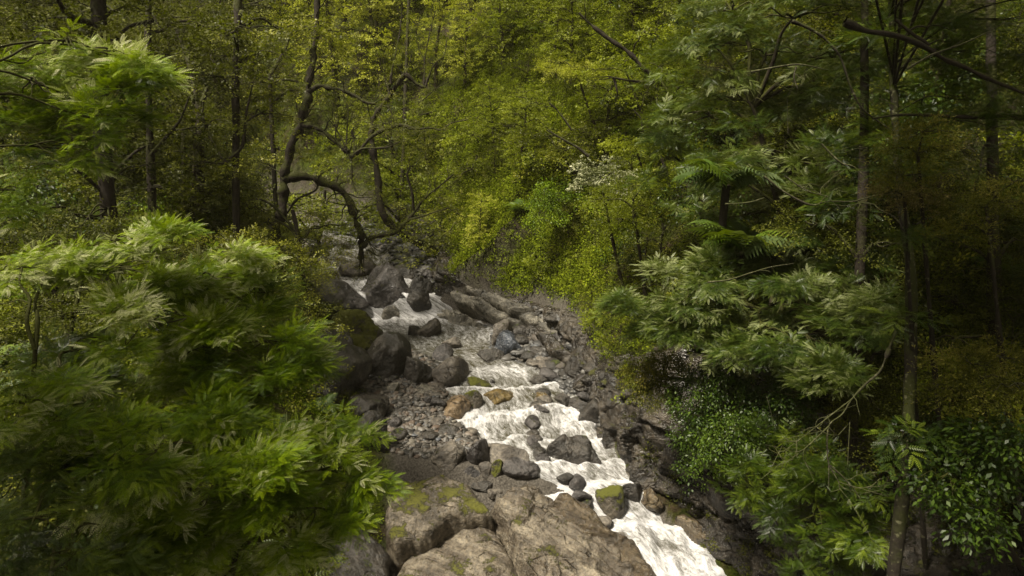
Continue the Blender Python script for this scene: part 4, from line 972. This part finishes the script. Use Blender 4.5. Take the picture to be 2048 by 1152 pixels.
limbs = [
 (np.vstack([[g1], ZP([(640, 900), (600, 700), (575, 560), (580, 465), (600, 420), (650, 350), (690, 290), (722, 255)], (T1 + 1, T1))]), .16, .08),
 (ZP([(722, 255), (750, 285), (780, 305), (805, 312), (815, 280), (845, 215), (888, 175), (900, 100)], T1), .075, .018),
 (ZP([(650, 350), (640, 300), (625, 260), (632, 225)], T1), .05, .02), (ZP([(655, 300), (660, 240), (670, 200), (690, 100), (702, 10), (705, -60)], T1), .045, .02),
 (ZP([(800, 305), (803, 240), (805, 180), (830, 60), (850, -20)], T1), .04, .015), (ZP([(845, 215), (800, 190), (770, 120), (765, 70)], T1), .03, .01),
 (ZP([(722, 258), (740, 200), (745, 160)], T1), .03, .01), (ZP([(640, 390), (660, 430), (655, 490)], T1), .03, .012),
 (ZP([(700, 410), (780, 380), (850, 320), (910, 290)], T1), .03, .01),
]
crooked('beech_tree', 'crooked bare-limbed beech reaching up beside the hazy hillside', 'tree', g1, limbs, ('beech_fine', 'beech_lit', .6, 4, .25), seed=32, subn=5, subl=.8, bark='barkdark', wob=.32)

# ------------------------------------------------------------------ left side: tall dark trees
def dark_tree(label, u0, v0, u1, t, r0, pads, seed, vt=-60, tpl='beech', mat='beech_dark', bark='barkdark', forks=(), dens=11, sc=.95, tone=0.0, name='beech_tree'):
    top = P(u1, vt, t); bs = P(u0, v0, t); g = ground_pt(bs[0], bs[1]); mid = P((u0 * .5 + u1 * .5), (v0 + vt) * .5, t)
    tr = [(np.array([g, bs * .3 + g * .7 if bs[2] > g[2] else g + [0, 0, .5], mid, top]), r0, r0 * .6)]
    for f in forks: tr.append((np.array([P(a, b, t) for a, b in f]), r0 * .45, r0 * .15))
    return tree(name, label, 'tree', g, tr, px_pads(pads, seed=seed), tpl, mat, bark, sc, dens, seed, tone=tone, limbr=.045, twig=2)
dark_tree('thick straight dark trunk behind the bright upper-left fronds', 205, 430, 196, 14.5, .22,
          [(120, 40, 120, 40, 14), (240, 20, 120, 40, 15), (330, 60, 100, 40, 14), (60, 100, 90, 40, 15), (350, 150, 90, 40, 15), (100, 330, 100, 45, 14), (270, 330, 70, 35, 15), (60, 430, 110, 45, 13), (220, 440, 90, 35, 13), (100, -120, 170, 60, 13), (300, -140, 170, 60, 14), (200, -260, 190, 60, 13), (-60, -60, 170, 60, 12)], 51)  # pads above the view are unseen, added to shade the left forest
dark_tree('slender dark trunk just right of the thick straight one', 300, 460, 296, 17, .11, [(330, 110, 110, 45, 17), (420, 60, 110, 45, 18), (280, 220, 80, 30, 17), (360, 260, 80, 35, 17), (330, 380, 80, 30, 17)], 52,
          forks=[[(302, 310), (335, 270), (360, 240), (380, 190)], [(232, 340), (270, 305), (303, 285)]])
dark_tree('dark forked tree standing in the middle of the left slope', 462, 440, 480, 18.5, .13, [(430, 150, 110, 45, 18.5), (520, 110, 100, 45, 19), (400, 240, 80, 35, 18), (560, 60, 100, 40, 19.5), (470, 60, 90, 40, 18), (530, 230, 70, 30, 19), (420, 330, 90, 35, 18)], 53,
          forks=[[(455, 330), (430, 290), (410, 250), (405, 200)], [(458, 320), (485, 290), (492, 230), (505, 170)]], mat='beech')
dark_tree('black trunk low on the left slope with its foot in shade', 402, 475, 398, 20, .2, [(380, 360, 90, 35, 20), (460, 380, 80, 35, 21), (330, 20, 120, 50, 22), (500, 10, 120, 50, 22), (250, 120, 110, 50, 22)], 54, vt=220)
dark_tree('thin dark trunk left of the black trunk on the left slope', 370, 470, 366, 19.5, .085, [(360, 420, 60, 22, 20), (300, 180, 90, 40, 20), (180, 220, 100, 45, 20)], 55, vt=230)
dark_tree('dark tree between the forked tree and the arching beech', 555, 520, 540, 23, .1, [(560, 300, 90, 35, 23), (600, 180, 70, 30, 24), (500, 330, 80, 35, 23), (620, 60, 110, 50, 25), (540, 170, 80, 40, 24), (590, 410, 80, 30, 22.5)], 56, vt=150, mat='beech')
dark_tree('olive tree leaning over the far bank left of the pool', 610, 540, 585, 19.5, .09, [(570, 480, 80, 32, 19.5), (640, 500, 70, 26, 20), (520, 540, 80, 30, 18.5), (600, 550, 60, 22, 19), (660, 455, 60, 22, 20.5), (520, 450, 70, 28, 21), (480, 420, 80, 30, 22), (590, 440, 60, 24, 22)], 57, tpl='beech_fine', mat='beech', dens=17, sc=.85, vt=420)
dark_tree('yellow-green tree growing behind the arching beech', 800, 470, 820, 30, .12, [(780, 380, 90, 40, 28), (840, 330, 90, 40, 30), (720, 420, 80, 30, 27), (880, 420, 80, 30, 29), (760, 250, 90, 40, 30), (860, 230, 80, 40, 31), (700, 320, 80, 35, 29), (820, 440, 70, 25, 27)], 58, mat='beech_lit', dens=9, sc=1.15)

dark_tree('yellow-green tree filling the bend of the stream behind the arching beech', 640, 520, 650, 29, .1, [(600, 430, 80, 30, 29), (660, 405, 80, 30, 29.5), (720, 430, 70, 28, 29), (560, 400, 80, 32, 28), (650, 455, 70, 22, 28), (520, 430, 80, 30, 27), (590, 465, 60, 20, 27)], 59, vt=380, mat='beech_lit', dens=9, sc=1.1)

# ------------------------------------------------------------------ left foreground: feathery trees
LEAN = {71: (.65, 0, .25), 72: (.65, -.1, .22), 73: (.65, 0, .12), 74: (.5, 0, 0), 75: (.4, 0, 0), 83: (-.35, 0, .05)}
SHADE_PADS = {73: [((-6.2, 4.2, 13.6), (1.1, 1.1), .4), ((-7.6, 3.2, 12.8), (1.6, 1.6), .5), ((-6.2, 1.6, 12.6), (1.6, 1.5), .5)]}  # unseen overhead pads, added to dapple the light on the left fronds
def near_tree(label, base_uv, pads, tpl, mat, seed, dens=14, sc=1.0, bark='bark', name='feathery_tree', cat='tree', tone=0.0, squash=1.0, limbr=.03, group=None, rim=.5, base=None, trunk=True, upj=.25, jit=.3, r0=.07):
    pp_ = px_pads(pads, squash, jit, seed)
    pp_ = pp_ + SHADE_PADS.get(seed, [])
    cs = np.array([p[0] for p in pp_]); c = cs.mean(0)
    g = ground_pt(*base) if base is not None else root_at(*base_uv)
    low = c * .55 + g * .45 + np.array([0, 0, -.1]); top = c + np.array([0, 0, -.05]); r0 = r0 * .8
    return tree(name, label, cat, g, [(np.array([g, low, top]), r0, r0 * .45)] if trunk else [], pp_, tpl, mat, bark, sc, dens, seed, group, tone, limbr, 3, rim=rim, upj=upj, lean=LEAN.get(seed), split=4 if seed in (71, 72, 73, 74, 75, 81, 82, 83, 86) else 1)
near_tree('bright feathery-leaved tree with pale frond tips beside the pool on the left', None,
          [(300, 520, 110, 38, 8.6), (400, 545, 100, 38, 8.4), (470, 590, 110, 45, 8.2), (530, 585, 50, 24, 8.6), (250, 600, 90, 40, 8.2), (340, 640, 120, 45, 8.0), (460, 690, 120, 50, 7.9), (560, 700, 75, 40, 8.2), (585, 750, 60, 34, 8.3), (200, 530, 80, 30, 8.8), (380, 730, 110, 45, 7.6), (500, 780, 110, 40, 8.0)],
          'kowhai', 'kowhai', 71, 52, .37, base=(-4.6, 7.4), jit=.5, tone=.08)
near_tree('lower feathery-leaved tree whose fronds hang over the gravel bar and bottom boulders', None,
          [(430, 850, 120, 45, 6.8), (300, 880, 100, 45, 6.7), (520, 890, 100, 40, 7.0), (630, 890, 80, 34, 7.3), (695, 872, 40, 18, 7.6), (675, 945, 70, 32, 7.4), (600, 980, 110, 45, 7.1), (450, 960, 120, 50, 6.8), (300, 980, 110, 50, 6.5), (380, 1070, 130, 50, 6.6), (560, 1075, 110, 40, 7.0), (670, 1030, 70, 34, 7.3), (180, 920, 90, 45, 6.4)],
          'kowhai', 'kowhai', 72, 52, .35, base=(-3.9, 6.6), jit=.4, tone=.04)
near_tree('vivid green fronds of the tree reaching in at the upper left edge', None,
          [(60, 120, 80, 40, 6.8), (190, 100, 90, 36, 7.0), (250, 130, 60, 30, 7.2), (40, 200, 80, 45, 6.6), (130, 190, 90, 40, 7.0), (240, 230, 60, 30, 7.2), (60, 290, 80, 45, 6.6), (150, 300, 60, 30, 7.0), (30, 380, 60, 40, 6.6)],
          'kowhai', 'kowhai', 73, 50, .37, base=(-7.2, 6.2), jit=.4, r0=.10, name='feathery_tree', tone=.0)
near_tree('yellowish feathery branchlet tree at the left edge below the middle', None,
          [(60, 780, 90, 36, 6.2), (20, 830, 80, 40, 6.0), (130, 830, 60, 26, 6.4), (30, 530, 70, 30, 7.5), (100, 560, 60, 28, 8.0)], 'kowhai', 'kowhai', 74, 50, .36, base=(-5.2, 5.6), jit=.2, tone=.12)
near_tree('dark green feathery tree filling the bottom left corner', None,
          [(60, 1060, 90, 40, 5.6), (160, 1080, 90, 40, 5.8), (30, 960, 80, 45, 5.7), (130, 1000, 80, 40, 6.1), (250, 1110, 90, 36, 6.0), (100, 890, 90, 40, 6.4), (180, 760, 90, 40, 7.4), (140, 680, 100, 40, 7.6)], 'kowhai', 'feather_mid', 75, 44, .36, base=(-4.6, 4.9), jit=.2, tone=-.08)
near_tree('dark small-leaved thicket tree behind the pale fronds on the left', None,
          [(60, 500, 110, 45, 10.5), (160, 470, 100, 36, 11), (40, 620, 100, 45, 9.5), (150, 620, 90, 40, 10), (260, 470, 90, 30, 11.5), (90, 720, 90, 40, 9), (330, 480, 60, 22, 12.5)], 'beech_fine', 'beech_dark', 76, 26, .7, base=(-7, 9), name='small_leaved_tree')
near_tree('olive thicket tree behind the top of the pale fronds', None,
          [(450, 480, 90, 30, 13), (530, 500, 80, 30, 13), (410, 510, 60, 22, 12), (600, 540, 60, 26, 13.5), (560, 590, 60, 28, 13), (620, 610, 55, 25, 13.5), (620, 650, 50, 22, 13)], 'beech_fine', 'beech', 77, 24, .75, base=(-5.8, 12.4), name='small_leaved_tree')

# ------------------------------------------------------------------ right side
near_tree('tall blue-green feathery tree on the upper right slope', None,
          [(1400, 90, 110, 45, 14.5), (1530, 100, 110, 45, 13.8), (1620, 180, 110, 45, 13), (1480, 200, 100, 40, 13.8), (1390, 240, 80, 40, 15), (1550, 300, 110, 45, 13), (1650, 330, 110, 45, 12.4), (1450, 330, 85, 38, 14), (1700, 110, 110, 45, 12.4), (1600, 20, 120, 45, 13), (1450, 10, 110, 40, 14), (1380, 370, 60, 30, 14.6), (1480, 430, 90, 36, 13.4)],
          'kowhai', 'feather_blue', 81, 26, .46, base=(6.4, 13.2), limbr=.045, r0=.14, jit=.5, tone=.02)
near_tree('bright green feathery tree left of the blue-green one above the bluff', None,
          [(1330, 190, 60, 36, 16), (1370, 170, 60, 34, 15.4), (1340, 250, 60, 34, 16), (1310, 130, 60, 28, 17), (1320, 320, 70, 30, 16)], 'kowhai', 'feather_mid', 82, 26, .46, base=(5.2, 16), tone=.1, jit=.4)
near_tree('broad mound of grey-green feathery leaves overhanging the gorge', None,
          [(1300, 590, 70, 34, 12.6), (1370, 585, 90, 40, 12.4), (1460, 600, 100, 45, 12), (1400, 650, 110, 45, 12), (1520, 660, 110, 50, 11.6), (1620, 610, 110, 45, 11.4), (1560, 560, 100, 36, 12.2), (1620, 690, 110, 45, 11.2), (1690, 640, 80, 40, 11), (1330, 640, 60, 34, 12.6), (1470, 710, 90, 36, 11.8), (1690, 560, 90, 36, 11.6), (1430, 520, 90, 32, 13), (1540, 500, 90, 34, 12.8)],
          'kowhai', 'feather_blue', 83, 44, .37, base=(7.4, 12.6), limbr=.04, r0=.12, tone=.08)
near_tree('glossy dark green shrub hanging over the rock wall', None,
          [(1400, 780, 60, 34, 12.2), (1450, 810, 80, 45, 12), (1390, 840, 50, 36, 12), (1520, 800, 80, 45, 11.7), (1470, 870, 80, 40, 11.7), (1400, 900, 45, 30, 12), (1550, 860, 70, 40, 11.4), (1440, 750, 60, 26, 12.3), (1580, 790, 60, 36, 11.4)],
          'gloss', 'gloss', 84, 60, .62, base=(5.9, 12.8), name='glossy_shrub', cat='shrub', squash=1.6, bark='barkdark')
near_tree('sparse olive shrub above the round boulder', None, [(1290, 740, 50, 28, 13.6), (1330, 720, 45, 26, 13.4), (1320, 780, 50, 26, 13.2)], 'gloss', 'heath', 85, 60, .5, base=(5.0, 14), name='olive_shrub', cat='shrub', bark='barkdark')
near_tree('dark green feathery shrub low above the black crevice', None,
          [(1560, 910, 80, 34, 10.8), (1640, 940, 80, 36, 10.4), (1570, 980, 70, 34, 10.6), (1640, 1020, 80, 36, 10.2), (1700, 1050, 70, 34, 9.9), (1600, 1085, 80, 34, 10.2), (1500, 950, 50, 26, 11), (1740, 990, 50, 28, 9.8)],
          'kowhai', 'feather_mid', 86, 40, .34, base=(6.8, 10.4), name='feathery_shrub', cat='shrub')
near_tree('round-leaved shrub in the shade at the lower right', None,
          [(1830, 880, 60, 34, 8.8), (1900, 900, 70, 38, 8.6), (1880, 960, 60, 34, 8.5), (1960, 930, 60, 34, 8.4), (1960, 860, 60, 30, 8.6), (2030, 880, 60, 34, 8.3), (1940, 1020, 70, 34, 8.2)],
          'broad', 'gloss', 87, 48, .5, base=(7.6, 8.4), name='round_leaved_shrub', cat='shrub', squash=1.4, tone=-.2)  # lowered tone puts the corner's shade into the leaf colour
def kan(label, pads, seed, base, mat='heath', dens=34):
    return near_tree(label, None, pads, 'needles', mat, seed, dens, .52, 'barkpale', 'heath_tree', base=base, squash=1.1, limbr=.02, r0=.06)
kan('olive fine-leaved tree with brown twigs at the centre of the right-hand side', [(1850, 260, 60, 30, 8.8), (1800, 300, 50, 26, 9), (1880, 300, 50, 26, 8.7), (1820, 350, 60, 28, 8.8)], 91, (7, 9.4))
kan('brown twiggy fine-leaved tree just below the olive one', [(1840, 390, 50, 24, 8.8), (1780, 385, 45, 20, 9)], 92, (6.6, 9.2), 'heathbrown')
kan('fine-leaved tree with spreading tips near the right edge', [(1940, 410, 60, 28, 8.3), (2000, 400, 60, 28, 8.2), (1920, 450, 50, 24, 8.4), (2040, 360, 50, 28, 8.2)], 93, (7.6, 8.6))
kan('soft mossy-green fine-leaved mound at the right edge', [(1930, 720, 60, 30, 8.8), (2000, 710, 70, 34, 8.6), (1960, 770, 80, 36, 8.5), (2040, 780, 70, 36, 8.3), (1900, 780, 50, 26, 8.9)], 94, (7.2, 8.2))
# trees at the right with the lichened trunk
bt = P(1808, 1150, 8.6); g = ground_pt(bt[0], bt[1])
tree('feathery_tree', 'upright tree with a pale lichen-spotted trunk on the right', 'tree', g,
     [(np.array([g, P(1806, 1000, 8.9), P(1818, 780, 9.4), P(1822, 560, 9.8), P(1800, 380, 10.2), P(1788, 200, 10.6), P(1784, 60, 11), P(1780, -120, 11.4)]), .09, .04)],
     px_pads([(1850, 60, 130, 50, 10.5), (1960, 110, 110, 50, 10), (1760, 40, 110, 45, 11), (1740, 200, 90, 40, 11.2), (1930, 200, 100, 40, 10.2), (2020, 40, 110, 50, 9.8), (2030, 260, 90, 40, 9.8), (1800, -180, 210, 70, 10), (2050, -200, 220, 70, 9), (1600, -160, 190, 70, 11), (1950, -380, 230, 70, 8.6), (2200, 0, 160, 80, 9), (2200, -350, 220, 80, 8), (1720, 300, 80, 34, 11.2), (1700, 420, 90, 34, 11.4), (1950, 320, 80, 30, 10.6), (1900, -60, 160, 60, 10), (1805, 480, 60, 26, 9.2), (1835, 640, 50, 22, 9.0), (1790, 300, 70, 28, 9.8), (1800, 880, 45, 22, 8.4)], seed=95)  # highest pads lie out of view, added for shade
     + [((3.4, 6.9, 13.6), (1.3, 1.3), .4), ((2.0, 6.0, 14.6), (1.2, 1.2), .4), ((4.8, 6.2, 13.2), (1.3, 1.3), .4), ((4.4, 8.2, 13.4), (1.1, 1.1), .4), ((6.2, 8.0, 13.8), (1.4, 1.3), .4), ((7.8, 9.2, 14.2), (1.4, 1.4), .4), ((8, 6.2, 13.4), (1.5, 1.5), .4), ((5.6, 4.8, 13.4), (1.3, 1.3), .4), ((1.0, 6.4, 13.6), (1.2, 1.1), .4), ((2.7, 7.8, 13.3), (1.1, 1.1), .4), ((3.7, 7.4, 14.0), (1.2, 1.2), .4), ((1.6, 4.8, 13.8), (1.2, 1.2), .4), ((3.2, 5.2, 13.4), (1.2, 1.2), .4), ((2.2, 6.8, 13.0), (1, 1), .3)],  # unseen overhead pads, added to block sun from the lower right
     'kowhai', 'feather_mid', 'barkpale', .5, 26, 95, limbr=.017, tone=-.1, split=3)
dark_tree('dark tree deep in the shade at the far right', 1990, 700, 1980, 12, .12, [(1960, 540, 110, 45, 12), (1900, 600, 90, 40, 12.2), (2040, 600, 90, 45, 11.5), (2030, 480, 90, 40, 12), (1880, 480, 80, 34, 12.4), (1900, 700, 80, 36, 11)], 96, tpl='beech_fine', dens=20, sc=.75)
dark_tree('dark tree between the feathery mound and the lichened trunk', 1720, 900, 1730, 11.4, .1, [(1700, 760, 90, 40, 11.2), (1760, 700, 80, 36, 11.2), (1640, 800, 90, 40, 11.4), (1760, 820, 70, 36, 10.8), (1700, 880, 80, 36, 10.8), (1740, 560, 90, 36, 11.6), (1620, 440, 100, 36, 12.2), (1760, 480, 80, 34, 11.6)], 97, tpl='beech_fine', dens=20, sc=.75)

def branch(name, label, lst, t, r0, r1, bark, seed, sc, ox, oy, subn=5, subl=.35, leaf=None, wob=.2):
    main = [(ZP(l, t, sc, ox, oy), r0 if i == 0 else r0 * .6, r1) for i, l in enumerate(lst)]
    return crooked(name, label, 'branch', main[0][0][0], main, leaf, None, seed, bark, subn, subl, wob)
branch('dead_branch', 'pale lichen-crusted dead branch drooping over the dark gap at the lower right',
       [[(1100, 300), (1068, 380), (1040, 450), (985, 500), (935, 555), (900, 610), (850, 655), (845, 760), (850, 800), (850, 880)], [(935, 555), (850, 620), (760, 690), (680, 750)], [(850, 655), (770, 730), (720, 770)], [(855, 800), (900, 840), (940, 880), (1000, 880), (1040, 850)], [(850, 800), (885, 860), (890, 890)], [(940, 880), (970, 930), (990, 960)]],
       9.4, .019, .005, 'dead', 111, 1.858, 1200, 500, 7, .3)
V, F = tube(ZP([(1062, 402), (1066, 388), (1074, 366)], 9.3, 1.858, 1200, 500), [.022, .04, .035], 8, 3, .2)
tag(mesh('broken_branch', V, F, M['silver'] if False else M['dead'], smooth=True, origin=V.mean(0)), 'short bone-white broken branch stub standing out in the dark right side', 'branch')
Z7 = (2.174, 1450, 30)
branch('leaning_trunk', 'thick dark trunk leaning down to the right across the top right corner', [[(520, 30), (620, 70), (750, 90), (870, 140), (950, 190), (1050, 230), (1140, 275), (1300, 340)], [(740, 20), (800, 70), (880, 130)]], 9.2, .055, .03, 'barkdark', 112, *Z7, 4, .4)
branch('leaning_trunk', 'dark horizontal limb crossing behind the right-hand trunk', [[(1330, 450), (1200, 442), (1100, 446), (1000, 440), (900, 436), (760, 434), (640, 450)]], 9.8, .05, .015, 'barkdark', 113, *Z7, 4, .4)
branch('dead_branch', 'bare pale twig branch slanting up at the top right', [[(790, 235), (900, 172), (1020, 130), (1140, 75), (1220, 30)]], 8.8, .016, .005, 'dead', 114, *Z7, 4, .2)
branch('dead_branch', 'dark broken branch slanting down from the top edge right of centre', [[(290, 25), (370, 60), (430, 100), (500, 180), (550, 320), (600, 410), (720, 500)]], 10.8, .035, .012, 'barkpale', 115, *Z7, 4, .3)
branch('dead_branch', 'arched lichened branch high in the blue-green feathery tree', [[(110, 248), (230, 225), (330, 215), (450, 240)], [(310, 225), (300, 270), (315, 320)]], 11.5, .022, .008, 'dead', 116, *Z7, 4, .25)
branch('dead_branch', 'long sagging lichened branch below the brown twiggy tree', [[(170, 700), (260, 770), (370, 825), (450, 810), (560, 810), (650, 785), (750, 775)], [(260, 700), (350, 760), (450, 790)]], 10.2, .02, .006, 'dead', 117, *Z7, 5, .3)
branch('dead_branch', 'pale branch slanting through the shade above the feathery mound', [[(420, 560), (500, 640), (560, 660), (620, 715)]], 11, .02, .006, 'dead', 118, *Z7, 4, .25)
branch('dead_branch', 'thin pale branch lying over the top of the feathery mound', [[(400, 120), (480, 110), (560, 85), (640, 62), (720, 50)]], 10.9, .016, .006, 'dead', 119, 1.858, 1200, 500, 4, .2)
branch('dead_branch', 'straight thin pale twig left of the long sagging branch', [[(0, 822), (100, 815), (170, 795)]], 10.4, .012, .005, 'dead', 123, *Z7, 3, .2)
branch('dead_branch', 'short pale branch in the dark below the fine-leaved tree at the right edge', [[(830, 910), (900, 875), (980, 860)]], 9.4, .016, .006, 'dead', 124, *Z7, 3, .2)
Z4 = (2.173, 900, 30)
branch('leaning_trunk', 'dark leaning trunk falling across the slope right of the top centre', [[(920, 292), (840, 230), (780, 165), (700, 110), (640, 65), (600, 30), (560, -10)], [(920, 295), (860, 290), (780, 285), (690, 268)], [(712, 272), (720, 300), (727, 335)]], 17.5, .085, .03, 'barkdark', 120, *Z4, 3, .8, ('beech_fine', 'beech_lit', .6, 2, .15))
branch('dead_branch', 'dark crooked branch poking left from the feathery trees above the bluff', [[(965, 548), (900, 515), (840, 500), (830, 450), (800, 415)]], 16, .045, .015, 'barkdark', 121, *Z4, 3, .4)
branch('dead_branch', 'grey leaning branch above the pale silvery foliage', [[(605, 615), (560, 580), (500, 545), (420, 500)], [(530, 500), (480, 430), (430, 380)]], 19, .05, .018, 'barkpale', 122, *Z4, 3, .5)
# pale leafy layers on the right slope
def layer(label, pads, seed, base, tpl='silver', mat='silver', dens=22, sc=.75, name='beech_tree', squash=.8, bark='bark'):
    return near_tree(label, None, pads, tpl, mat, seed, dens, sc, bark, name, base=base, squash=squash)
layer('small tree with whitish silvery foliage in the middle of the right slope', [(1190, 330, 45, 12, 18), (1225, 345, 40, 12, 18), (1185, 362, 36, 10, 18)], 131, (3.2, 18.6), name='silvery_tree')
layer('pale silvery-leaved tree higher up the slope behind the whitish one', [(1250, 280, 45, 16, 19), (1290, 295, 36, 12, 19)], 132, (4.4, 20), name='silvery_tree', mat='beech_lit', sc=.7)
layer('pale-tipped tree stretching left near the top centre', [(1110, 125, 45, 14, 22), (1150, 135, 50, 16, 22), (1190, 140, 40, 14, 22)], 133, (3.4, 23.5), name='silvery_tree', mat='beech_far', tpl='beech_fine')
layer('layered yellow-green tree under the leaning trunk', [(1200, 140, 50, 20, 21), (1270, 110, 60, 24, 21), (1220, 190, 50, 20, 21), (1300, 60, 60, 24, 20)], 134, (5, 21.4), 'beech', 'beech_lit', 16, .9)
layer('olive layered tree below the pale silvery foliage', [(1260, 370, 80, 24, 17), (1210, 400, 60, 20, 17), (1290, 410, 60, 22, 16.5), (1330, 350, 60, 24, 16.5), (1240, 440, 60, 24, 16.5)], 135, (3.6, 17), 'beech_fine', 'beech_lit', 22, .75)
layer('bright lime-green shrub on the mossy bluff', [(1085, 400, 30, 24, 22), (1070, 440, 26, 22, 22), (1110, 425, 24, 20, 22), (1090, 375, 20, 12, 22), (1060, 410, 16, 10, 22), (1120, 390, 18, 10, 22)], 136, (1.5, 23), 'gloss', 'lime', 46, .6, name='lime_shrub', squash=1.0)
layer('olive tree above the mossy bluff', [(1130, 300, 60, 24, 22), (1090, 270, 60, 24, 23), (1170, 260, 60, 24, 22), (1060, 330, 40, 20, 24)], 137, (2.6, 23.4), 'beech', 'beech', 16, .85)
layer('yellow-green tree at the foot of the far hillside', [(940, 270, 50, 22, 28), (980, 310, 50, 22, 28), (930, 340, 50, 20, 27), (900, 380, 50, 20, 27), (970, 380, 50, 20, 27)], 138, (-1.2, 29.5), 'beech', 'beech_lit', 12, 1.0)
layer('dark green tree overhanging the upper ledges', [(860, 470, 45, 20, 26), (920, 470, 50, 22, 26), (900, 420, 50, 20, 27), (960, 440, 40, 20, 26), (850, 510, 36, 14, 25.5)], 139, (-1.6, 27.6), 'beech', 'beech', 14, .9)
# tree fern on the right slope
def tree_fern(label, u, v, t, h, n, L, seed):
    top = P(u, v, t); g = ground_pt(top[0] + .2, top[1] + .3)
    r = np.random.default_rng(seed); root = empty('tree_fern', g, label, 'tree fern')
    V, F = tube(smooth_path([g, (g + top) / 2 + [.05, 0, 0], top], 5), .07, 8, seed, .3); mesh('trunk', V, F, M['barkdark'], root, True, origin=g)
    a = np.linspace(0, 2 * np.pi, n, endpoint=False) + r.normal(0, .15, n); d = np.stack([np.cos(a), np.sin(a), r.uniform(.0, .5, n)], -1)
    leaves_at('fronds', FERN, 'fern', np.repeat(top[None], n, 0), d, L * r.uniform(.8, 1.1, n), root, g, seed); return root
tree_fern('tree fern with pale drooping fronds beneath the blue-green feathery tree', 1450, 370, 12.6, 1, 15, 1.15, 141)
tree_fern('tree fern spreading grey-green fronds just above the feathery mound', 1480, 505, 12.6, 1, 15, 1.2, 142)

# ------------------------------------------------------------------ air
def haze():
    m, n, o = newmat('thin_haze'); v = nd(n, 'ShaderNodeVolumePrincipled'); v.inputs['Color'].default_value = (1.0, .93, .66, 1); v.inputs['Density'].default_value = .0004
    v.inputs['Anisotropy'].default_value = .3
    n.links.new(v.outputs[0], o.inputs['Volume'])
    x0, x1, y0, y1, z0, z1 = -131, 121, -13, 181, float(Z.min()) - 1.0, 58
    V = np.array([(x, y, z) for x in (x0, x1) for y in (y0, y1) for z in (z0, z1)]); F = np.array([(0, 1, 3, 2), (4, 6, 7, 5), (0, 4, 5, 1), (2, 3, 7, 6), (0, 2, 6, 4), (1, 5, 7, 3)])
    tag(mesh('haze', V, F, m), kind='stuff')
haze()
